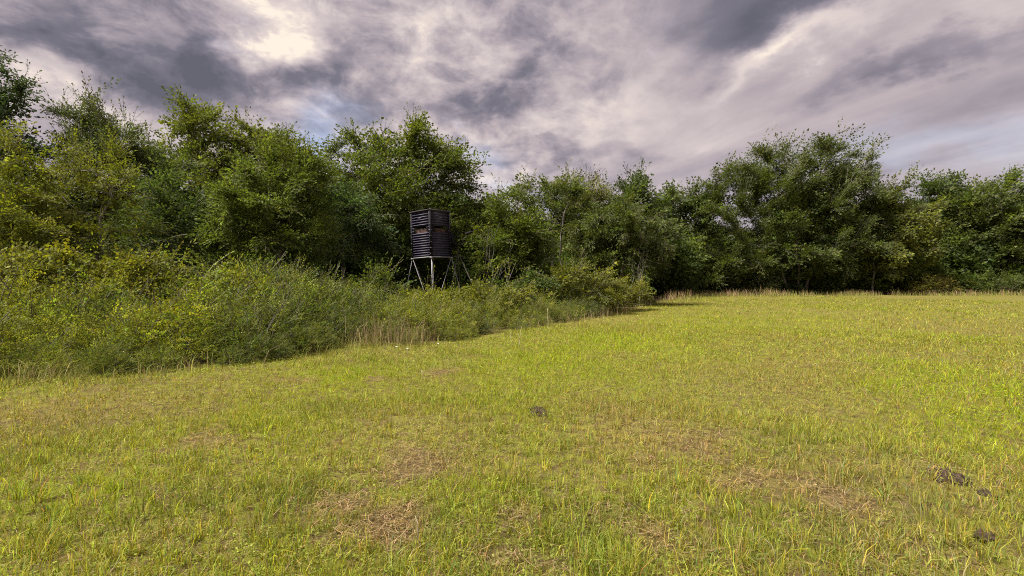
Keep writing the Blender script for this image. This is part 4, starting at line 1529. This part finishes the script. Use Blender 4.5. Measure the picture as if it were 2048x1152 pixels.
# ------------------------------------------------------------------ small things in the field
def lump(name, label, cat, px, py, w, dpt, h, seed, mat, group=None, rough=0.35, rz=0.0, crumbs=0):
    d = dist_of(py)
    x = wx(px, d)
    rng = np.random.default_rng(seed)
    nu, nv = 26, 10
    V = []
    for j in range(nv + 1):
        ph = j / nv * math.pi / 2
        for i in range(nu):
            th = i / nu * 2 * math.pi
            a = np.array([math.cos(th) * math.sin(ph) * 2.3 + seed, math.sin(th) * math.sin(ph) * 2.3, 0])
            k = 1 + rough * (fbm(np.array([a[0]]), np.array([a[1] + math.cos(ph)]), seed, 4)[0] - 0.5) * 2
            k2 = 1 + rough * 1.6 * (fbm(np.array([a[0] * 2.5]), np.array([a[1] * 2.5]), seed + 3, 3)[0] - 0.5) * 2
            V.append((math.cos(th) * math.sin(ph) * w / 2 * k, math.sin(th) * math.sin(ph) * dpt / 2 * k, math.cos(ph) * h * k2 - 0.012))
    f = [(j * nu + i, (j + 1) * nu + i, (j + 1) * nu + (i + 1) % nu, j * nu + (i + 1) % nu) for j in range(nv) for i in range(nu)]
    m = MB()
    m.add(V, f)
    for c in range(crumbs):
        a, q = rng.uniform(0, 6.28), rng.uniform(0.35, 0.75)
        s = rng.uniform(0.012, 0.03)
        v = np.array([(1, 0, 0), (0, 1, 0), (-1, 0, 0), (0, -1, 0), (0, 0, 1), (0, 0, -1)], float) * s * rng.uniform(0.6, 1.3, (6, 1))
        m.add(v + np.array([math.cos(a) * w * q, math.sin(a) * dpt * q, 0.02]), None, [(0, 1, 4), (1, 2, 4), (2, 3, 4), (3, 0, 4), (1, 0, 5), (2, 1, 5), (3, 2, 5), (0, 3, 5)])
    o = m.build(name, mat, None, True, (x, d, float(ground_z(x, d))))
    o.rotation_euler = (0, 0, rz)
    return tag(o, label, cat, group)


lump('soil_clump', 'dark brown soil clump alone in bright grass near the middle of the field', 'soil clump', 1078, 824, 0.25, 0.28, 0.07, 3, DIRT, 'dark clumps in the grass', 0.5, 0.4, 12)
lump('soil_clump', 'largest dark brown soil clump, in the grass at lower right', 'soil clump', 1905, 955, 0.22, 0.24, 0.07, 4, DIRT, 'dark clumps in the grass', 0.5, 0.2, 16)
lump('soil_clump', 'small dark soil clump just right of the largest clump', 'soil clump', 1978, 987, 0.09, 0.10, 0.045, 5, DIRT, 'dark clumps in the grass', 0.5, 0.0, 6)
lump('soil_clump', 'dark soil clump nearest the lower right corner', 'soil clump', 1975, 1078, 0.10, 0.10, 0.045, 6, DIRT, 'dark clumps in the grass', 0.5, 0.0, 8)
lump('flat_stone', 'flat pinkish stone half buried in grass at lower left', 'stone', 578, 1008, 0.075, 0.06, 0.03, 7, STONE, None, 0.15)


def stalk(label, px, py, top_px, top_py, seed, n=2):
    d = dist_of(py)
    x = wx(px, d)
    rng = np.random.default_rng(seed)
    t = thing('dry_stalk', (x, d, float(ground_z(x, d))), label, 'dry stalk', 'pale dry stalks')
    h = (py - top_py) / F * d
    dx = (top_px - px) / F * d
    m = MB()
    p = stem_line(rng, (0, 0, -0.02), (dx, 0, h), 6, 0.006)
    r = 0.0028 * max(1, d / 5)
    m.tube(p, np.linspace(r, r * 0.5, 6), 5)
    m.build('stem', STRAWM, t, True)
    for i in range(n):
        m = MB()
        b = p[2 + i]
        m.tube(stem_line(rng, b, b + np.array([rng.normal(0, 0.3), rng.normal(0, 0.2), 0.6]) * h * 0.5, 4, 0.004), np.linspace(r * 0.9, r * 0.3, 4), 4)
        m.build('leaf_blade', STRAWM, t, True)


STRAWM = plain_material('straw_stem', (0.40, 0.34, 0.22), (0.58, 0.52, 0.36), 15, 0.8, 0, 0.2)
stalk('pale dry stalk standing alone in the bare patch at bottom centre', 843, 1115, 829, 1035, 1)
stalk('taller pale dry stalk at the brush edge above the bright grass', 1038, 690, 1043, 648, 2, 1)
stalk('shorter leaning pale stalk left of the taller one at the brush edge', 1025, 686, 1019, 656, 3, 1)
stalk('thick pale dry stalk near the tip of the brush strip', 1097, 660, 1095, 614, 4, 1)


def flower(px, py, label, s, seed):
    d = dist_of(py)
    x = wx(px, d)
    rng = np.random.default_rng(seed)
    t = thing('white_wildflower', (x, d, float(ground_z(x, d))), label, 'wildflower', 'small white wildflowers')
    hh = rng.uniform(0.12, 0.18)
    m = MB()
    m.tube([(0, 0, -0.01), (0.005, 0, hh * 0.6), (0, 0.004, hh)], 0.002, 4)
    m.build('stem', STRAWM, t)
    m = MB()
    for k in range(9):
        a = k / 9 * 6.283 + rng.normal(0, 0.1)
        u = np.array([math.cos(a), math.sin(a), 0.25])
        w = np.array([-math.sin(a), math.cos(a), 0])
        c = np.array([0, 0.004, hh])
        m.add([c, c + u * s * 0.6 + w * s * 0.25, c + u * s, c + u * s * 0.6 - w * s * 0.25], [(0, 1, 2, 3)])
    m.build('blossom', PETAL, t)


flower(876, 697, 'white wildflower at the foot of the dry grass below the blind', 0.025, 1)
flower(807, 687, 'broad white flower head left of the others at the brush edge', 0.04, 2)
flower(792, 702, 'small white wildflower below the broad flower head', 0.03, 3)
flower(814, 709, 'small white wildflower lowest of those below the blind', 0.03, 4)
flower(843, 766, 'lone white wildflower out in the grass left of centre', 0.014, 5)
